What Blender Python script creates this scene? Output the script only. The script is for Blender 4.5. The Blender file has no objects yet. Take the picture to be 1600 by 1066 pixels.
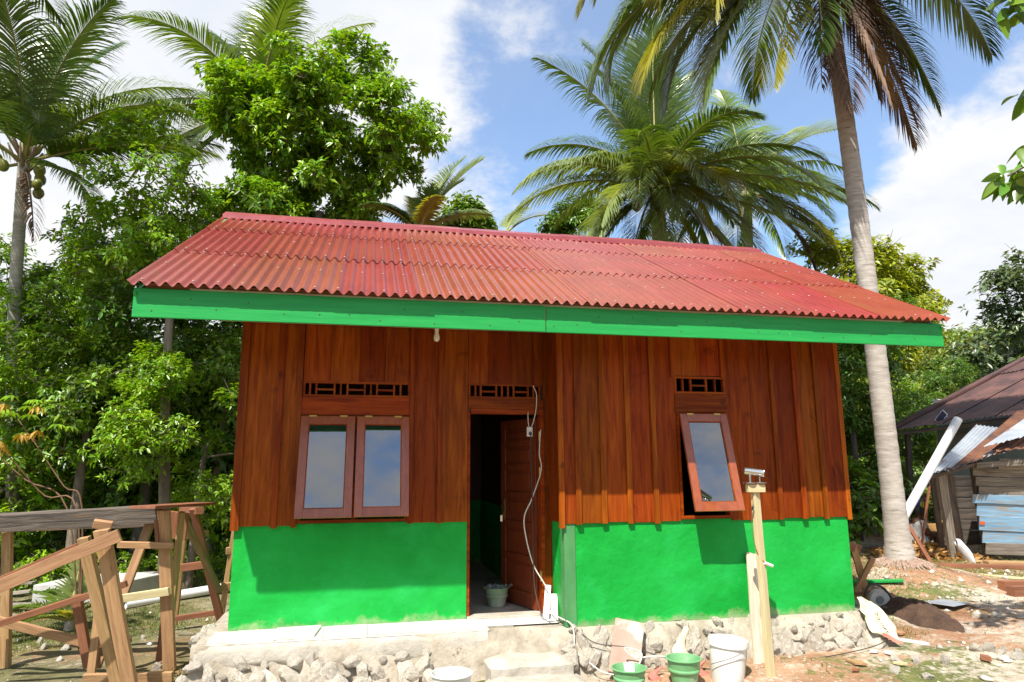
import bpy, math, random
import numpy as np
from mathutils import Vector, Matrix

random.seed(7)
rng = np.random.default_rng(7)
S = bpy.context.scene
COL = S.collection
rad = math.radians

# ------------------------------------------------------------------ camera
CAM = Vector((1.157, -7.013, 1.487))
YAW, PITCH, ROLL, FPX = 0.213, 0.178, -0.005, 1067.0
_f = Vector((math.sin(YAW) * math.cos(PITCH), math.cos(YAW) * math.cos(PITCH), math.sin(PITCH)))
_r0 = Vector((math.cos(YAW), -math.sin(YAW), 0))
_u0 = _r0.cross(_f)
RT = math.cos(ROLL) * _r0 + math.sin(ROLL) * _u0
UP = -math.sin(ROLL) * _r0 + math.cos(ROLL) * _u0
FW = _f
cd = bpy.data.cameras.new('camera')
cd.lens = FPX / 1600 * 36
cd.sensor_width = 36
cd.clip_start = 0.05
cd.clip_end = 3000
cam = bpy.data.objects.new('camera', cd)
COL.objects.link(cam)
cam.matrix_world = Matrix(((RT.x, UP.x, -FW.x, CAM.x), (RT.y, UP.y, -FW.y, CAM.y), (RT.z, UP.z, -FW.z, CAM.z), (0, 0, 0, 1)))
S.camera = cam

# ------------------------------------------------------------------ sun, sky, exposure
SUND = Vector((0.66, 1.0, -1.75)).normalized()       # direction the light travels
SUN_EL = math.asin(-SUND.z)
sl = bpy.data.lights.new('sun', 'SUN')
sl.energy = 4.9
sl.angle = rad(0.53)
sl.color = (1.0, 0.955, 0.88)
so = bpy.data.objects.new('sun', sl)
COL.objects.link(so)
so.rotation_euler = SUND.to_track_quat('-Z', 'Y').to_euler()
so.location = (-8, -14, 20)

world = bpy.data.worlds.new('World')
S.world = world
world.use_nodes = True
wt = world.node_tree
wt.nodes.clear()
WN, WL = wt.nodes.new, wt.links.new


def wmath(op, a, b=None, clamp=False):
    n = WN('ShaderNodeMath'); n.operation = op; n.use_clamp = clamp
    for i, v in enumerate((a, b)):
        if v is None: continue
        if isinstance(v, (int, float)): n.inputs[i].default_value = v
        else: WL(v, n.inputs[i])
    return n.outputs[0]


wo = WN('ShaderNodeOutputWorld'); bg = WN('ShaderNodeBackground')
sky = WN('ShaderNodeTexSky'); sky.sky_type = 'NISHITA'; sky.sun_disc = False
sky.sun_elevation = SUN_EL
sky.sun_rotation = math.atan2(-SUND.x, -SUND.y)
sky.air_density = 1.0; sky.dust_density = 0.3; sky.ozone_density = 1.3
tc = WN('ShaderNodeTexCoord')
nrm = WN('ShaderNodeVectorMath'); nrm.operation = 'NORMALIZE'; WL(tc.outputs['Generated'], nrm.inputs[0])
sep = WN('ShaderNodeSeparateXYZ'); WL(nrm.outputs[0], sep.inputs[0])
zc = wmath('ADD', wmath('MAXIMUM', sep.outputs['Z'], 0.0), 0.22)
cmb = WN('ShaderNodeCombineXYZ')
WL(wmath('DIVIDE', sep.outputs['X'], zc), cmb.inputs[0]); WL(wmath('DIVIDE', sep.outputs['Y'], zc), cmb.inputs[1])
cmb.inputs[2].default_value = 3.7


def wnoise(scale, detail, rough=0.55, dist=0.0):
    n = WN('ShaderNodeTexNoise'); n.inputs['Scale'].default_value = scale; n.inputs['Detail'].default_value = detail
    n.inputs['Roughness'].default_value = rough; n.inputs['Distortion'].default_value = dist
    WL(cmb.outputs[0], n.inputs['Vector'])
    return n.outputs['Fac']


def blob(px, py, ang, amt):
    d = (FW + RT * ((px - 800) / FPX) - UP * ((py - 533) / FPX)).normalized()
    n = WN('ShaderNodeVectorMath'); n.operation = 'DOT_PRODUCT'; WL(nrm.outputs[0], n.inputs[0]); n.inputs[1].default_value = d
    m = WN('ShaderNodeMapRange'); m.interpolation_type = 'SMOOTHSTEP'
    m.inputs['From Min'].default_value = math.cos(rad(ang)); m.inputs['From Max'].default_value = 1.0
    m.inputs['To Min'].default_value = 0; m.inputs['To Max'].default_value = amt
    WL(n.outputs['Value'], m.inputs['Value'])
    return m.outputs[0]


big = wnoise(1.5, 8, 0.6, 0.35)
fine = wnoise(6.0, 7, 0.62, 0.2)
dens = wmath('ADD', wmath('MULTIPLY', big, 0.60), wmath('MULTIPLY', fine, 0.44))
for b in ((230, 110, 24, 0.24), (560, 40, 10, 0.12), (1590, 330, 13, 0.26), (1480, 440, 9, 0.14), (1420, 180, 12, -0.12), (760, 270, 9, 0.05),
          (1180, 60, 20, -0.05), (870, 90, 12, -0.09), (860, 200, 7, -0.06), (1340, 300, 5, -0.06)):
    dens = wmath('ADD', dens, blob(*b))
mr = WN('ShaderNodeMapRange'); mr.interpolation_type = 'SMOOTHSTEP'
mr.inputs['From Min'].default_value = 0.43; mr.inputs['From Max'].default_value = 0.61
mr.inputs['To Min'].default_value = 0.24
WL(dens, mr.inputs['Value'])
cr = WN('ShaderNodeValToRGB')
cr.color_ramp.elements[0].position = 0.30; cr.color_ramp.elements[0].color = (3.3, 3.5, 3.85, 1)
cr.color_ramp.elements[1].position = 0.62; cr.color_ramp.elements[1].color = (4.1, 4.08, 4.05, 1)
WL(wnoise(2.6, 6, 0.6, 0.3), cr.inputs[0])
mix = WN('ShaderNodeMix'); mix.data_type = 'RGBA'
WL(mr.outputs[0], mix.inputs['Factor']); hsv = WN('ShaderNodeHueSaturation'); hsv.inputs['Saturation'].default_value = 1.3; WL(sky.outputs[0], hsv.inputs['Color']); WL(hsv.outputs[0], mix.inputs['A']); WL(cr.outputs[0], mix.inputs['B'])
WL(mix.outputs['Result'], bg.inputs['Color'])
bg.inputs['Strength'].default_value = 0.15
WL(bg.outputs[0], wo.inputs['Surface'])

vs = S.view_settings
vs.view_transform = 'Standard'
try: vs.look = 'None'
except Exception: pass
vs.gamma = 1.0
vs.use_curve_mapping = False
vs.exposure = 0.76
S.render.engine = 'CYCLES'
S.cycles.use_denoising = True
S.cycles.max_bounces = 8
S.cycles.diffuse_bounces = 3
S.cycles.glossy_bounces = 3
S.cycles.transmission_bounces = 6
S.cycles.transparent_max_bounces = 8


# ------------------------------------------------------------------ helpers
def at(px, py, depth):
    return CAM + FW * depth + RT * ((px - 800) / FPX * depth) - UP * ((py - 533) / FPX * depth)


def on_ground(px, py):
    d = FW + RT * ((px - 800) / FPX) - UP * ((py - 533) / FPX)
    lo, hi = 1.0, 60.0
    for _ in range(40):
        m = (lo + hi) / 2
        p = CAM + d * m
        if p.z > ground_z(p.x, p.y): lo = m
        else: hi = m
    return CAM + d * lo


def _hash(ix, iy, s):
    n = np.sin(ix * 127.1 + iy * 311.7 + s * 74.7) * 43758.5453
    return n - np.floor(n)


def vnoise(x, y, s=0):
    x = np.asarray(x, float); y = np.asarray(y, float)
    ix, iy = np.floor(x), np.floor(y)
    fx, fy = x - ix, y - iy
    fx = fx * fx * (3 - 2 * fx); fy = fy * fy * (3 - 2 * fy)
    a = _hash(ix, iy, s); b = _hash(ix + 1, iy, s); c = _hash(ix, iy + 1, s); d = _hash(ix + 1, iy + 1, s)
    return (a * (1 - fx) + b * fx) * (1 - fy) + (c * (1 - fx) + d * fx) * fy


def sstep(x, a, b):
    t = np.clip((np.asarray(x, float) - a) / (b - a), 0, 1)
    return t * t * (3 - 2 * t)


PALM_BASE = CAM + (FW * 11.0 + RT * ((1372 - 800) / FPX * 11.0))   # refined below
PALM_BASE = Vector((PALM_BASE.x, PALM_BASE.y, 0))


def ground_np(x, y):
    x = np.asarray(x, float); y = np.asarray(y, float)
    z = -0.45 + 0.02 * np.clip(x, -8, 9)
    near = np.exp(-((x - 3) ** 2 + (y - 2) ** 2) / 500.0)
    z = z + near * (0.07 * (vnoise(x * 1.3, y * 1.3, 1) - .5) + 0.035 * (vnoise(x * 4.1, y * 4.1, 2) - .5) + 0.02 * (vnoise(x * 9, y * 9, 3) - .5))
    d2 = (x - PALM_BASE.x) ** 2 + (y - PALM_BASE.y) ** 2
    z = z + 0.27 * np.exp(-d2 / 0.9)
    h = 11 * sstep(x * 0.82 + y * 0.57, 36, 96) * sstep(x * 0.95 - y * 0.15, 10, 50)
    z = z + h * (0.8 + 0.4 * vnoise(x / 17, y / 17, 5)) + 5 * sstep(np.hypot(x, y), 60, 200)
    return z


def ground_z(x, y):
    return float(ground_np(x, y))


def tag(o, label=None, cat=None, group=None, kind=None):
    if label: o['label'] = label
    if cat: o['category'] = cat
    if group: o['group'] = group
    if kind: o['kind'] = kind
    return o


def world_loc(o):
    v = Vector((0, 0, 0))
    while o is not None:
        v = v + o.location
        o = o.parent
    return v


def empty(name, loc, label=None, cat=None, group=None):
    o = bpy.data.objects.new(name, None)
    o.empty_display_size = 0.1
    COL.objects.link(o)
    o.location = loc
    return tag(o, label, cat, group)


class MB:
    def __init__(s): s.v = []; s.f = []

    def add(s, vs_, fs):
        n = len(s.v); s.v += [tuple(p) for p in vs_]; s.f += [tuple(i + n for i in f) for f in fs]
        return s

    def box(s, a, b):
        x0, y0, z0 = a; x1, y1, z1 = b
        return s.add([(x0, y0, z0), (x1, y0, z0), (x1, y1, z0), (x0, y1, z0), (x0, y0, z1), (x1, y0, z1), (x1, y1, z1), (x0, y1, z1)],
                     [(0, 3, 2, 1), (4, 5, 6, 7), (0, 1, 5, 4), (1, 2, 6, 5), (2, 3, 7, 6), (3, 0, 4, 7)])

    def hull(s, lo4, hi4):
        return s.add(list(lo4) + list(hi4), [(0, 3, 2, 1), (4, 5, 6, 7), (0, 1, 5, 4), (1, 2, 6, 5), (2, 3, 7, 6), (3, 0, 4, 7)])

    def beam(s, p, q, w, t, up=Vector((0, 0, 1))):
        p = Vector(p); q = Vector(q); X = (q - p).normalized()
        Y = Vector(up).cross(X)
        if Y.length < 1e-4: Y = Vector((0, 1, 0)).cross(X)
        Y.normalize(); Z = X.cross(Y)
        c = lambda o: [o - Y * w / 2 - Z * t / 2, o + Y * w / 2 - Z * t / 2, o + Y * w / 2 + Z * t / 2, o - Y * w / 2 + Z * t / 2]
        return s.hull(c(p), c(q))

    def tube(s, pts, r, n=8, cap=True):
        pts = [Vector(p) for p in pts]
        rs = r if isinstance(r, (list, tuple)) else [r] * len(pts)
        base = len(s.v); ref = None
        for i, p in enumerate(pts):
            d = (pts[min(i + 1, len(pts) - 1)] - pts[max(i - 1, 0)])
            d = d.normalized() if d.length > 1e-9 else Vector((0, 0, 1))
            if ref is None: ref = d.orthogonal().normalized()
            ref = (ref - d * ref.dot(d))
            ref = ref.normalized() if ref.length > 1e-6 else d.orthogonal().normalized()
            b = d.cross(ref)
            for k in range(n):
                a = 2 * math.pi * k / n
                s.v.append(tuple(p + (ref * math.cos(a) + b * math.sin(a)) * rs[i]))
        for i in range(len(pts) - 1):
            for k in range(n):
                a = base + i * n + k; b_ = base + i * n + (k + 1) % n
                s.f.append((a, b_, b_ + n, a + n))
        if cap:
            s.f.append(tuple(base + k for k in range(n))[::-1])
            s.f.append(tuple(base + (len(pts) - 1) * n + k for k in range(n)))
        return s

    def lathe(s, prof, n=24, c=(0, 0, 0), tilt=None):
        base = len(s.v)
        for r, z in prof:
            for k in range(n):
                a = 2 * math.pi * k / n
                p = Vector((r * math.cos(a), r * math.sin(a), z))
                if tilt is not None: p = tilt @ p
                s.v.append((p.x + c[0], p.y + c[1], p.z + c[2]))
        for i in range(len(prof) - 1):
            for k in range(n):
                a = base + i * n + k; b_ = base + i * n + (k + 1) % n
                s.f.append((a, b_, b_ + n, a + n))
        return s

    def disc_cap(s, i0, n, flip=False):
        f = tuple(range(i0, i0 + n)); s.f.append(f[::-1] if flip else f)
        return s

    def mesh(s, name, org=(0, 0, 0), mat=None, smooth=False):
        me = bpy.data.meshes.new(name)
        o = Vector(org)
        me.from_pydata([(x - o.x, y - o.y, z - o.z) for x, y, z in s.v], [], s.f)
        if mat: me.materials.append(mat)
        if smooth: me.polygons.foreach_set('use_smooth', [True] * len(me.polygons))
        me.update()
        return me

    def part(s, name, mat, parent, smooth=False, bevel=0, auto=False):
        me = s.mesh(name, world_loc(parent), mat, smooth)
        o = bpy.data.objects.new(name, me); COL.objects.link(o); o.parent = parent
        finish(o, bevel, auto)
        return o

    def thing(s, name, mat, label, cat, group=None, kind=None, smooth=False, bevel=0, org=None, auto=False):
        a = np.array(s.v)
        if org is None: org = ((a[:, 0].min() + a[:, 0].max()) / 2, (a[:, 1].min() + a[:, 1].max()) / 2, a[:, 2].min())
        me = s.mesh(name, org, mat, smooth)
        o = bpy.data.objects.new(name, me); COL.objects.link(o); o.location = org
        finish(o, bevel, auto)
        return tag(o, label, cat, group, kind)


def finish(o, bevel=0, auto=False):
    if bevel:
        m = o.modifiers.new('bevel', 'BEVEL'); m.width = bevel; m.segments = 2; m.limit_method = 'ANGLE'; m.angle_limit = rad(50)
    if auto:
        try: o.data.set_sharp_from_angle(angle=rad(40))
        except Exception: pass


def npmesh(name, V, F, mat, smooth=False):
    """V (n,3); F (m,k) uniform faces"""
    me = bpy.data.meshes.new(name)
    V = np.ascontiguousarray(V, np.float32); F = np.ascontiguousarray(F, np.int32)
    m, k = F.shape
    me.vertices.add(len(V)); me.vertices.foreach_set('co', V.ravel())
    me.loops.add(m * k); me.loops.foreach_set('vertex_index', F.ravel())
    me.polygons.add(m); me.polygons.foreach_set('loop_start', np.arange(0, m * k, k, dtype=np.int32))
    me.polygons.foreach_set('loop_total', np.full(m, k, np.int32))
    if smooth: me.polygons.foreach_set('use_smooth', np.ones(m, bool))
    me.update(calc_edges=True); me.validate()
    if mat: me.materials.append(mat)
    return me


def link(name, me, parent=None, loc=(0, 0, 0), rot=None, scale=None):
    o = bpy.data.objects.new(name, me); COL.objects.link(o); o.location = loc
    if rot is not None: o.rotation_euler = rot
    if scale is not None: o.scale = scale if isinstance(scale, (tuple, list)) else (scale,) * 3
    if parent: o.parent = parent
    return o


def copy_tree(o, parent=None):
    c = o.copy(); COL.objects.link(c)
    if parent: c.parent = parent
    for ch in list(o.children): copy_tree(ch, c)
    return c


def board(name, p, q, w, t, mat, parent=None, up=(0, 0, 1), bevel=0.003, label=None, cat=None, group=None, wob=0.0):
    """plank whose local X runs along its length"""
    p = Vector(p); q = Vector(q); X = (q - p); L = X.length; X.normalize()
    Y = Vector(up).cross(X)
    if Y.length < 1e-4: Y = Vector((0, 1, 0)).cross(X)
    Y.normalize(); Z = X.cross(Y)
    mb = MB()
    if wob:
        n = 6; ring = []
        for i in range(n + 1):
            x = L * i / n; j = lambda: random.uniform(-wob, wob)
            ring.append([(x, -w / 2 + j(), -t / 2), (x, w / 2 + j(), -t / 2), (x, w / 2 + j(), t / 2), (x, -w / 2 + j(), t / 2)])
        for r_ in ring: mb.v += r_
        for i in range(n):
            for k in range(4):
                a = i * 4 + k; b = i * 4 + (k + 1) % 4; mb.f.append((a, b, b + 4, a + 4))
        mb.f.append((3, 2, 1, 0)); mb.f.append(tuple(n * 4 + k for k in range(4)))
    else:
        mb.box((0, -w / 2, -t / 2), (L, w / 2, t / 2))
    me = mb.mesh(name, (0, 0, 0), mat)
    o = bpy.data.objects.new(name, me); COL.objects.link(o)
    M_ = Matrix((X, Y, Z)).transposed()
    o.rotation_euler = M_.to_euler()
    o.location = p - (world_loc(parent) if parent else Vector((0, 0, 0)))
    if parent: o.parent = parent
    finish(o, bevel)
    return tag(o, label, cat, group)


def cable(pts, sub=8):
    P = [Vector(p) for p in pts]; out = []
    for i in range(len(P) - 1):
        p0, p1, p2, p3 = P[max(i - 1, 0)], P[i], P[i + 1], P[min(i + 2, len(P) - 1)]
        for k in range(sub):
            t = k / sub
            out.append(0.5 * ((2 * p1) + (p2 - p0) * t + (2 * p0 - 5 * p1 + 4 * p2 - p3) * t * t + (3 * p1 - p0 - 3 * p2 + p3) * t ** 3))
    out.append(P[-1])
    return out


# ------------------------------------------------------------------ materials
def M(name, c1, c2=None, scale=(1, 1, 1), ns=5.0, det=6.0, rough=0.6, rv=0.0, bump=0.0, bs=None, bdist=0.01, rand=0.0, metal=0.0,
      spec=0.5, c3=None, s3=12.0, t3=(0.6, 0.7), ramp=(0.35, 0.65), nrough=0.6, distort=0.0, island=0.0, trans=0.0, tcol=None, coat=0.0,
      c4=None, s4=3.0, t4=(0.6, 0.7), hue=0.0, bscale=None):
    m = bpy.data.materials.new(name); m.use_nodes = True
    nt = m.node_tree; N = nt.nodes.new; L = nt.links.new
    P = nt.nodes['Principled BSDF']; out = nt.nodes['Material Output']
    tc_ = N('ShaderNodeTexCoord'); oi = N('ShaderNodeObjectInfo')
    off = N('ShaderNodeVectorMath'); off.operation = 'MULTIPLY_ADD'
    cb = N('ShaderNodeCombineXYZ')
    for i in range(3): L(oi.outputs['Random'], cb.inputs[i])
    L(cb.outputs[0], off.inputs[0]); off.inputs[1].default_value = (37, 53, 71) if rand or island else (0, 0, 0)
    L(tc_.outputs['Object'], off.inputs[2])
    mp = N('ShaderNodeMapping'); mp.inputs['Scale'].default_value = scale; L(off.outputs[0], mp.inputs['Vector'])

    def noise(s, d=det, v=None):
        n = N('ShaderNodeTexNoise'); n.inputs['Scale'].default_value = s; n.inputs['Detail'].default_value = d
        n.inputs['Roughness'].default_value = nrough; n.inputs['Distortion'].default_value = distort
        L(v or mp.outputs[0], n.inputs['Vector'])
        return n.outputs['Fac']
    n1 = noise(ns)
    r = N('ShaderNodeValToRGB'); r.color_ramp.elements[0].position, r.color_ramp.elements[1].position = ramp
    r.color_ramp.elements[0].color = (*c1, 1); r.color_ramp.elements[1].color = (*(c2 or c1), 1)
    L(n1, r.inputs[0]); colr = r.outputs[0]
    for cc, s_, t_ in ((c3, s3, t3), (c4, s4, t4)):
        if cc:
            n3 = noise(s_, 8, off.outputs[0] if cc is c4 else None)
            mr_ = N('ShaderNodeMapRange'); mr_.inputs['From Min'].default_value, mr_.inputs['From Max'].default_value = t_
            L(n3, mr_.inputs['Value'])
            mx = N('ShaderNodeMix'); mx.data_type = 'RGBA'
            L(mr_.outputs[0], mx.inputs['Factor']); L(colr, mx.inputs['A']); mx.inputs['B'].default_value = (*cc, 1)
            colr = mx.outputs['Result']
    if rand or island:
        hs = N('ShaderNodeHueSaturation')
        src = oi.outputs['Random']
        if island:
            g = N('ShaderNodeNewGeometry'); src = g.outputs['Random Per Island']
        amt = island or rand
        mv = N('ShaderNodeMapRange'); mv.inputs['To Min'].default_value = 1 - amt; mv.inputs['To Max'].default_value = 1 + amt
        L(src, mv.inputs['Value']); L(mv.outputs[0], hs.inputs['Value'])
        if hue:
            mh = N('ShaderNodeMapRange'); mh.inputs['To Min'].default_value = 0.5 - hue; mh.inputs['To Max'].default_value = 0.5 + hue
            w = N('ShaderNodeMath'); w.operation = 'FRACT'; w2 = N('ShaderNodeMath'); w2.operation = 'MULTIPLY'; w2.inputs[1].default_value = 7.31
            L(src, w2.inputs[0]); L(w2.outputs[0], w.inputs[0]); L(w.outputs[0], mh.inputs['Value']); L(mh.outputs[0], hs.inputs['Hue'])
        L(colr, hs.inputs['Color']); colr = hs.outputs['Color']
    L(colr, P.inputs['Base Color'])
    P.inputs['Metallic'].default_value = metal
    P.inputs['Specular IOR Level'].default_value = spec
    P.inputs['Roughness'].default_value = rough
    if coat: P.inputs['Coat Weight'].default_value = coat; P.inputs['Coat Roughness'].default_value = 0.15
    if rv:
        mr_ = N('ShaderNodeMapRange'); mr_.inputs['To Min'].default_value = max(0.02, rough - rv); mr_.inputs['To Max'].default_value = min(1, rough + rv)
        L(noise(ns * 1.7), mr_.inputs['Value']); L(mr_.outputs[0], P.inputs['Roughness'])
    if bump:
        b = N('ShaderNodeBump'); b.inputs['Strength'].default_value = bump; b.inputs['Distance'].default_value = bdist
        vv = None
        if bscale:
            mp2 = N('ShaderNodeMapping'); mp2.inputs['Scale'].default_value = bscale; L(off.outputs[0], mp2.inputs['Vector']); vv = mp2.outputs[0]
        L(noise(bs or ns * 3, 8, vv), b.inputs['Height']); L(b.outputs[0], P.inputs['Normal'])
    if trans:
        t = N('ShaderNodeBsdfTranslucent')
        mxc = N('ShaderNodeMix'); mxc.data_type = 'RGBA'; mxc.blend_type = 'MULTIPLY'; mxc.inputs['Factor'].default_value = 1
        L(colr, mxc.inputs['A']); mxc.inputs['B'].default_value = (*(tcol or (1.6, 1.5, 0.5)), 1)
        L(mxc.outputs['Result'], t.inputs['Color'])
        ms = N('ShaderNodeMixShader'); ms.inputs[0].default_value = trans
        L(P.outputs[0], ms.inputs[1]); L(t.outputs[0], ms.inputs[2]); L(ms.outputs[0], out.inputs['Surface'])
    return m


GR = (1.2, 14, 14)        # grain along local X
wood = M('red_plank_wood', (0.16, 0.026, 0.0025), (0.30, 0.064, 0.005), (0.8, 11, 11), 2.0, 8, 0.42, 0.1, 0.22, 6, 0.004, rand=0.3, spec=0.1, c3=(0.10, 0.016, 0.003), s3=2.6, t3=(0.57, 0.75), distort=0.8, c4=(0.07, 0.013, 0.003), s4=3.2, t4=(0.6, 0.76), hue=0.008)
wood_frame = M('varnished_frame_wood', (0.22, 0.052, 0.018), (0.31, 0.08, 0.026), (6, 6, 1.5), 3, 8, 0.3, 0.08, 0.15, 8, 0.003, rand=0.1, distort=0.6, coat=0.35)
wood_door = M('door_wood', (0.13, 0.026, 0.009), (0.2, 0.042, 0.013), (8, 8, 1.2), 3, 8, 0.36, 0.08, 0.15, 8, 0.003, distort=0.6)
green_wall = M('green_plaster_paint', (0.006, 0.29, 0.033), (0.012, 0.37, 0.05), (1, 1, 1), 1.6, 7, 0.5, 0.14, 0.9, 7, 0.016, c3=(0.018, 0.40, 0.075), s3=2.0, t3=(0.5, 0.75), c4=(0.06, 0.42, 0.14), s4=34, t4=(0.72, 0.78), nrough=0.62, spec=0.15)
green_worn = M('worn_green_paint', (0.045, 0.2, 0.06), (0.075, 0.26, 0.085), (1, 1, 0.5), 5, 8, 0.7, 0, 0.5, 16, 0.006, c3=(0.04, 0.34, 0.09), s3=4, t3=(0.55, 0.62), c4=(0.32, 0.33, 0.24), s4=22, t4=(0.66, 0.72))
green_board = M('green_board_paint', (0.014, 0.27, 0.055), (0.022, 0.33, 0.07), (0.6, 8, 8), 3, 8, 0.42, 0.1, 0.4, 10, 0.004, c4=(0.3, 0.5, 0.26), s4=20, t4=(0.72, 0.75), rand=0.04, spec=0.25)
roof_red = M('red_roof_paint', (0.225, 0.036, 0.026), (0.285, 0.052, 0.036), (1, 1, 1), 2.2, 7, 0.24, 0.08, 0.12, 18, 0.004, rand=0.03, c3=(0.23, 0.052, 0.026), s3=3.0, t3=(0.5, 0.7), c4=(0.09, 0.03, 0.026), s4=1.1, t4=(0.64, 0.78), spec=0.8, hue=0.012)
roof_cap = M('ridge_cap_paint', (0.25, 0.045, 0.052), (0.32, 0.07, 0.075), (1, 1, 1), 4, 7, 0.34, 0.1, 0.2, 14, 0.006, c3=(0.5, 0.3, 0.27), s3=9, t3=(0.64, 0.74), rand=0.05)
cream = M('cream_soffit_board', (0.55, 0.47, 0.33), (0.66, 0.58, 0.44), (1, 1, 1), 3, 6, 0.7, 0, 0.1)
tile_w = M('white_floor_tile', (0.66, 0.63, 0.58), (0.76, 0.74, 0.69), (1, 1, 1), 5, 7, 0.3, 0.12, 0.05, 20, 0.003, rand=0.06, c3=(0.5, 0.45, 0.38), s3=6, t3=(0.6, 0.8))
tile_in = M('dusty_floor_tile', (0.42, 0.37, 0.31), (0.55, 0.5, 0.43), (1, 1, 1), 4, 7, 0.45, 0.12, 0.05, 20, 0.003, rand=0.06)
concrete = M('rough_concrete', (0.36, 0.32, 0.26), (0.52, 0.475, 0.4), (1, 1, 1), 4, 9, 0.9, 0, 0.9, 14, 0.02, c3=(0.42, 0.33, 0.22), s3=2.2, t3=(0.52, 0.68), nrough=0.68)
mortar = M('trowelled_mortar', (0.28, 0.235, 0.17), (0.5, 0.44, 0.35), (1, 1, 1), 3.2, 10, 0.92, 0, 1.0, 9, 0.03, c3=(0.13, 0.095, 0.06), s3=7, t3=(0.60, 0.68), nrough=0.7)
rock = M('limestone', (0.5, 0.43, 0.33), (0.74, 0.68, 0.58), (1, 1, 1), 5, 10, 0.9, 0, 1.0, 13, 0.03, rand=0.08, c3=(0.18, 0.13, 0.075), s3=8, t3=(0.6, 0.68), nrough=0.7)
slab_m = M('grey_slab', (0.42, 0.41, 0.38), (0.55, 0.54, 0.5), (1, 1, 1), 4, 8, 0.85, 0, 0.5, 16, 0.01)
timber = M('fresh_timber', (0.30, 0.165, 0.075), (0.46, 0.27, 0.125), (1.2, 14, 14), 2.4, 8, 0.68, 0, 0.35, 7, 0.004, rand=0.17, c3=(0.17, 0.075, 0.03), s3=3, t3=(0.6, 0.75), distort=0.7, hue=0.01)
timber_red = M('reddish_timber', (0.19, 0.07, 0.033), (0.29, 0.115, 0.055), (1.2, 14, 14), 2.4, 8, 0.68, 0, 0.35, 7, 0.004, rand=0.15, distort=0.7)
timber_dark = M('weathered_beam', (0.05, 0.04, 0.032), (0.17, 0.135, 0.105), (0.9, 12, 12), 2.4, 9, 0.85, 0, 0.8, 6, 0.008, distort=0.9, c3=(0.2, 0.1, 0.045), s3=1.6, t3=(0.6, 0.7))
timber_pale = M('pale_sawn_wood', (0.50, 0.41, 0.21), (0.62, 0.53, 0.3), (1.2, 14, 14), 2, 8, 0.65, 0, 0.2, 7, 0.003, rand=0.08, distort=0.5)
ply = M('dusty_plank', (0.44, 0.33, 0.23), (0.58, 0.47, 0.35), (0.9, 8, 8), 2.5, 8, 0.75, 0, 0.2, 7, 0.003, distort=0.5, c3=(0.62, 0.55, 0.46), s3=2, t3=(0.5, 0.7))
mossy = M('mossy_timber', (0.13, 0.12, 0.035), (0.26, 0.17, 0.07), (1.2, 10, 10), 2.4, 8, 0.8, 0, 0.4, 7, 0.004)
grey_wood = M('weathered_grey_wood', (0.13, 0.105, 0.08), (0.32, 0.28, 0.22), (0.8, 14, 14), 2.4, 9, 0.85, 0, 0.6, 6, 0.006, rand=0.25, distort=0.8)
blue_wood = M('peeling_blue_paint', (0.15, 0.30, 0.46), (0.27, 0.45, 0.60), (0.8, 10, 10), 2.2, 9, 0.75, 0, 0.5, 6, 0.005, rand=0.15, distort=0.8, c3=(0.30, 0.28, 0.24), s3=1.8, t3=(0.5, 0.62))
rust = M('rusted_sheet', (0.085, 0.035, 0.022), (0.25, 0.10, 0.045), (1, 1, 1), 2.5, 9, 0.75, 0.1, 0.2, 16, 0.004, rand=0.2, c3=(0.06, 0.035, 0.03), s3=1.5, t3=(0.5, 0.65), nrough=0.66)
rust_dark = M('dark_rusted_roof', (0.045, 0.022, 0.02), (0.12, 0.052, 0.042), (1, 1, 1), 1.5, 9, 0.6, 0.1, 0.2, 16, 0.004, rand=0.12, nrough=0.66)
zinc = M('galvanised_sheet', (0.36, 0.39, 0.43), (0.5, 0.53, 0.56), (1, 1, 1), 2.5, 8, 0.5, 0.1, 0.1, 12, 0.003, metal=0.55, rand=0.1, c3=(0.3, 0.15, 0.07), s3=1.8, t3=(0.58, 0.68))
pvc = M('white_pvc', (0.68, 0.69, 0.71), (0.76, 0.77, 0.79), (1, 1, 1), 3, 5, 0.35, 0, 0)
plastic_w = M('white_plastic', (0.66, 0.65, 0.6), (0.78, 0.77, 0.73), (1, 1, 1), 4, 7, 0.45, 0.1, 0.05, c3=(0.5, 0.46, 0.38), s3=5, t3=(0.6, 0.75))
plastic_g = M('green_bucket_plastic', (0.12, 0.32, 0.13), (0.2, 0.42, 0.19), (1, 1, 1), 4, 8, 0.55, 0.1, 0.2, c3=(0.5, 0.52, 0.44), s3=4.5, t3=(0.55, 0.66))
plastic_gd = M('cement_stained_bucket', (0.16, 0.26, 0.14), (0.3, 0.36, 0.24), (1, 1, 1), 4, 8, 0.65, 0.1, 0.2, c3=(0.4, 0.38, 0.32), s3=5, t3=(0.5, 0.62))
lid_lime = M('yellow_green_print', (0.42, 0.5, 0.12), (0.52, 0.58, 0.2), rough=0.5)
pink_print = M('pink_print', (0.6, 0.36, 0.36), (0.66, 0.45, 0.44), rough=0.5)
sack_m = M('yellowed_sack', (0.62, 0.55, 0.33), (0.72, 0.67, 0.47), (1, 1, 1), 4, 8, 0.75, 0, 0.4, 60, 0.004)
sack_red = M('red_sack_print', (0.4, 0.1, 0.08), (0.5, 0.2, 0.15), (1, 1, 1), 6, 6, 0.75)
ink = M('dark_ink', (0.04, 0.04, 0.05), rough=0.7)
paver_m = M('brown_paver', (0.30, 0.195, 0.145), (0.40, 0.28, 0.22), (1, 1, 1), 3, 8, 0.8, 0, 0.3, 20, 0.005, c3=(0.52, 0.47, 0.4), s3=3.5, t3=(0.56, 0.66))
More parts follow.
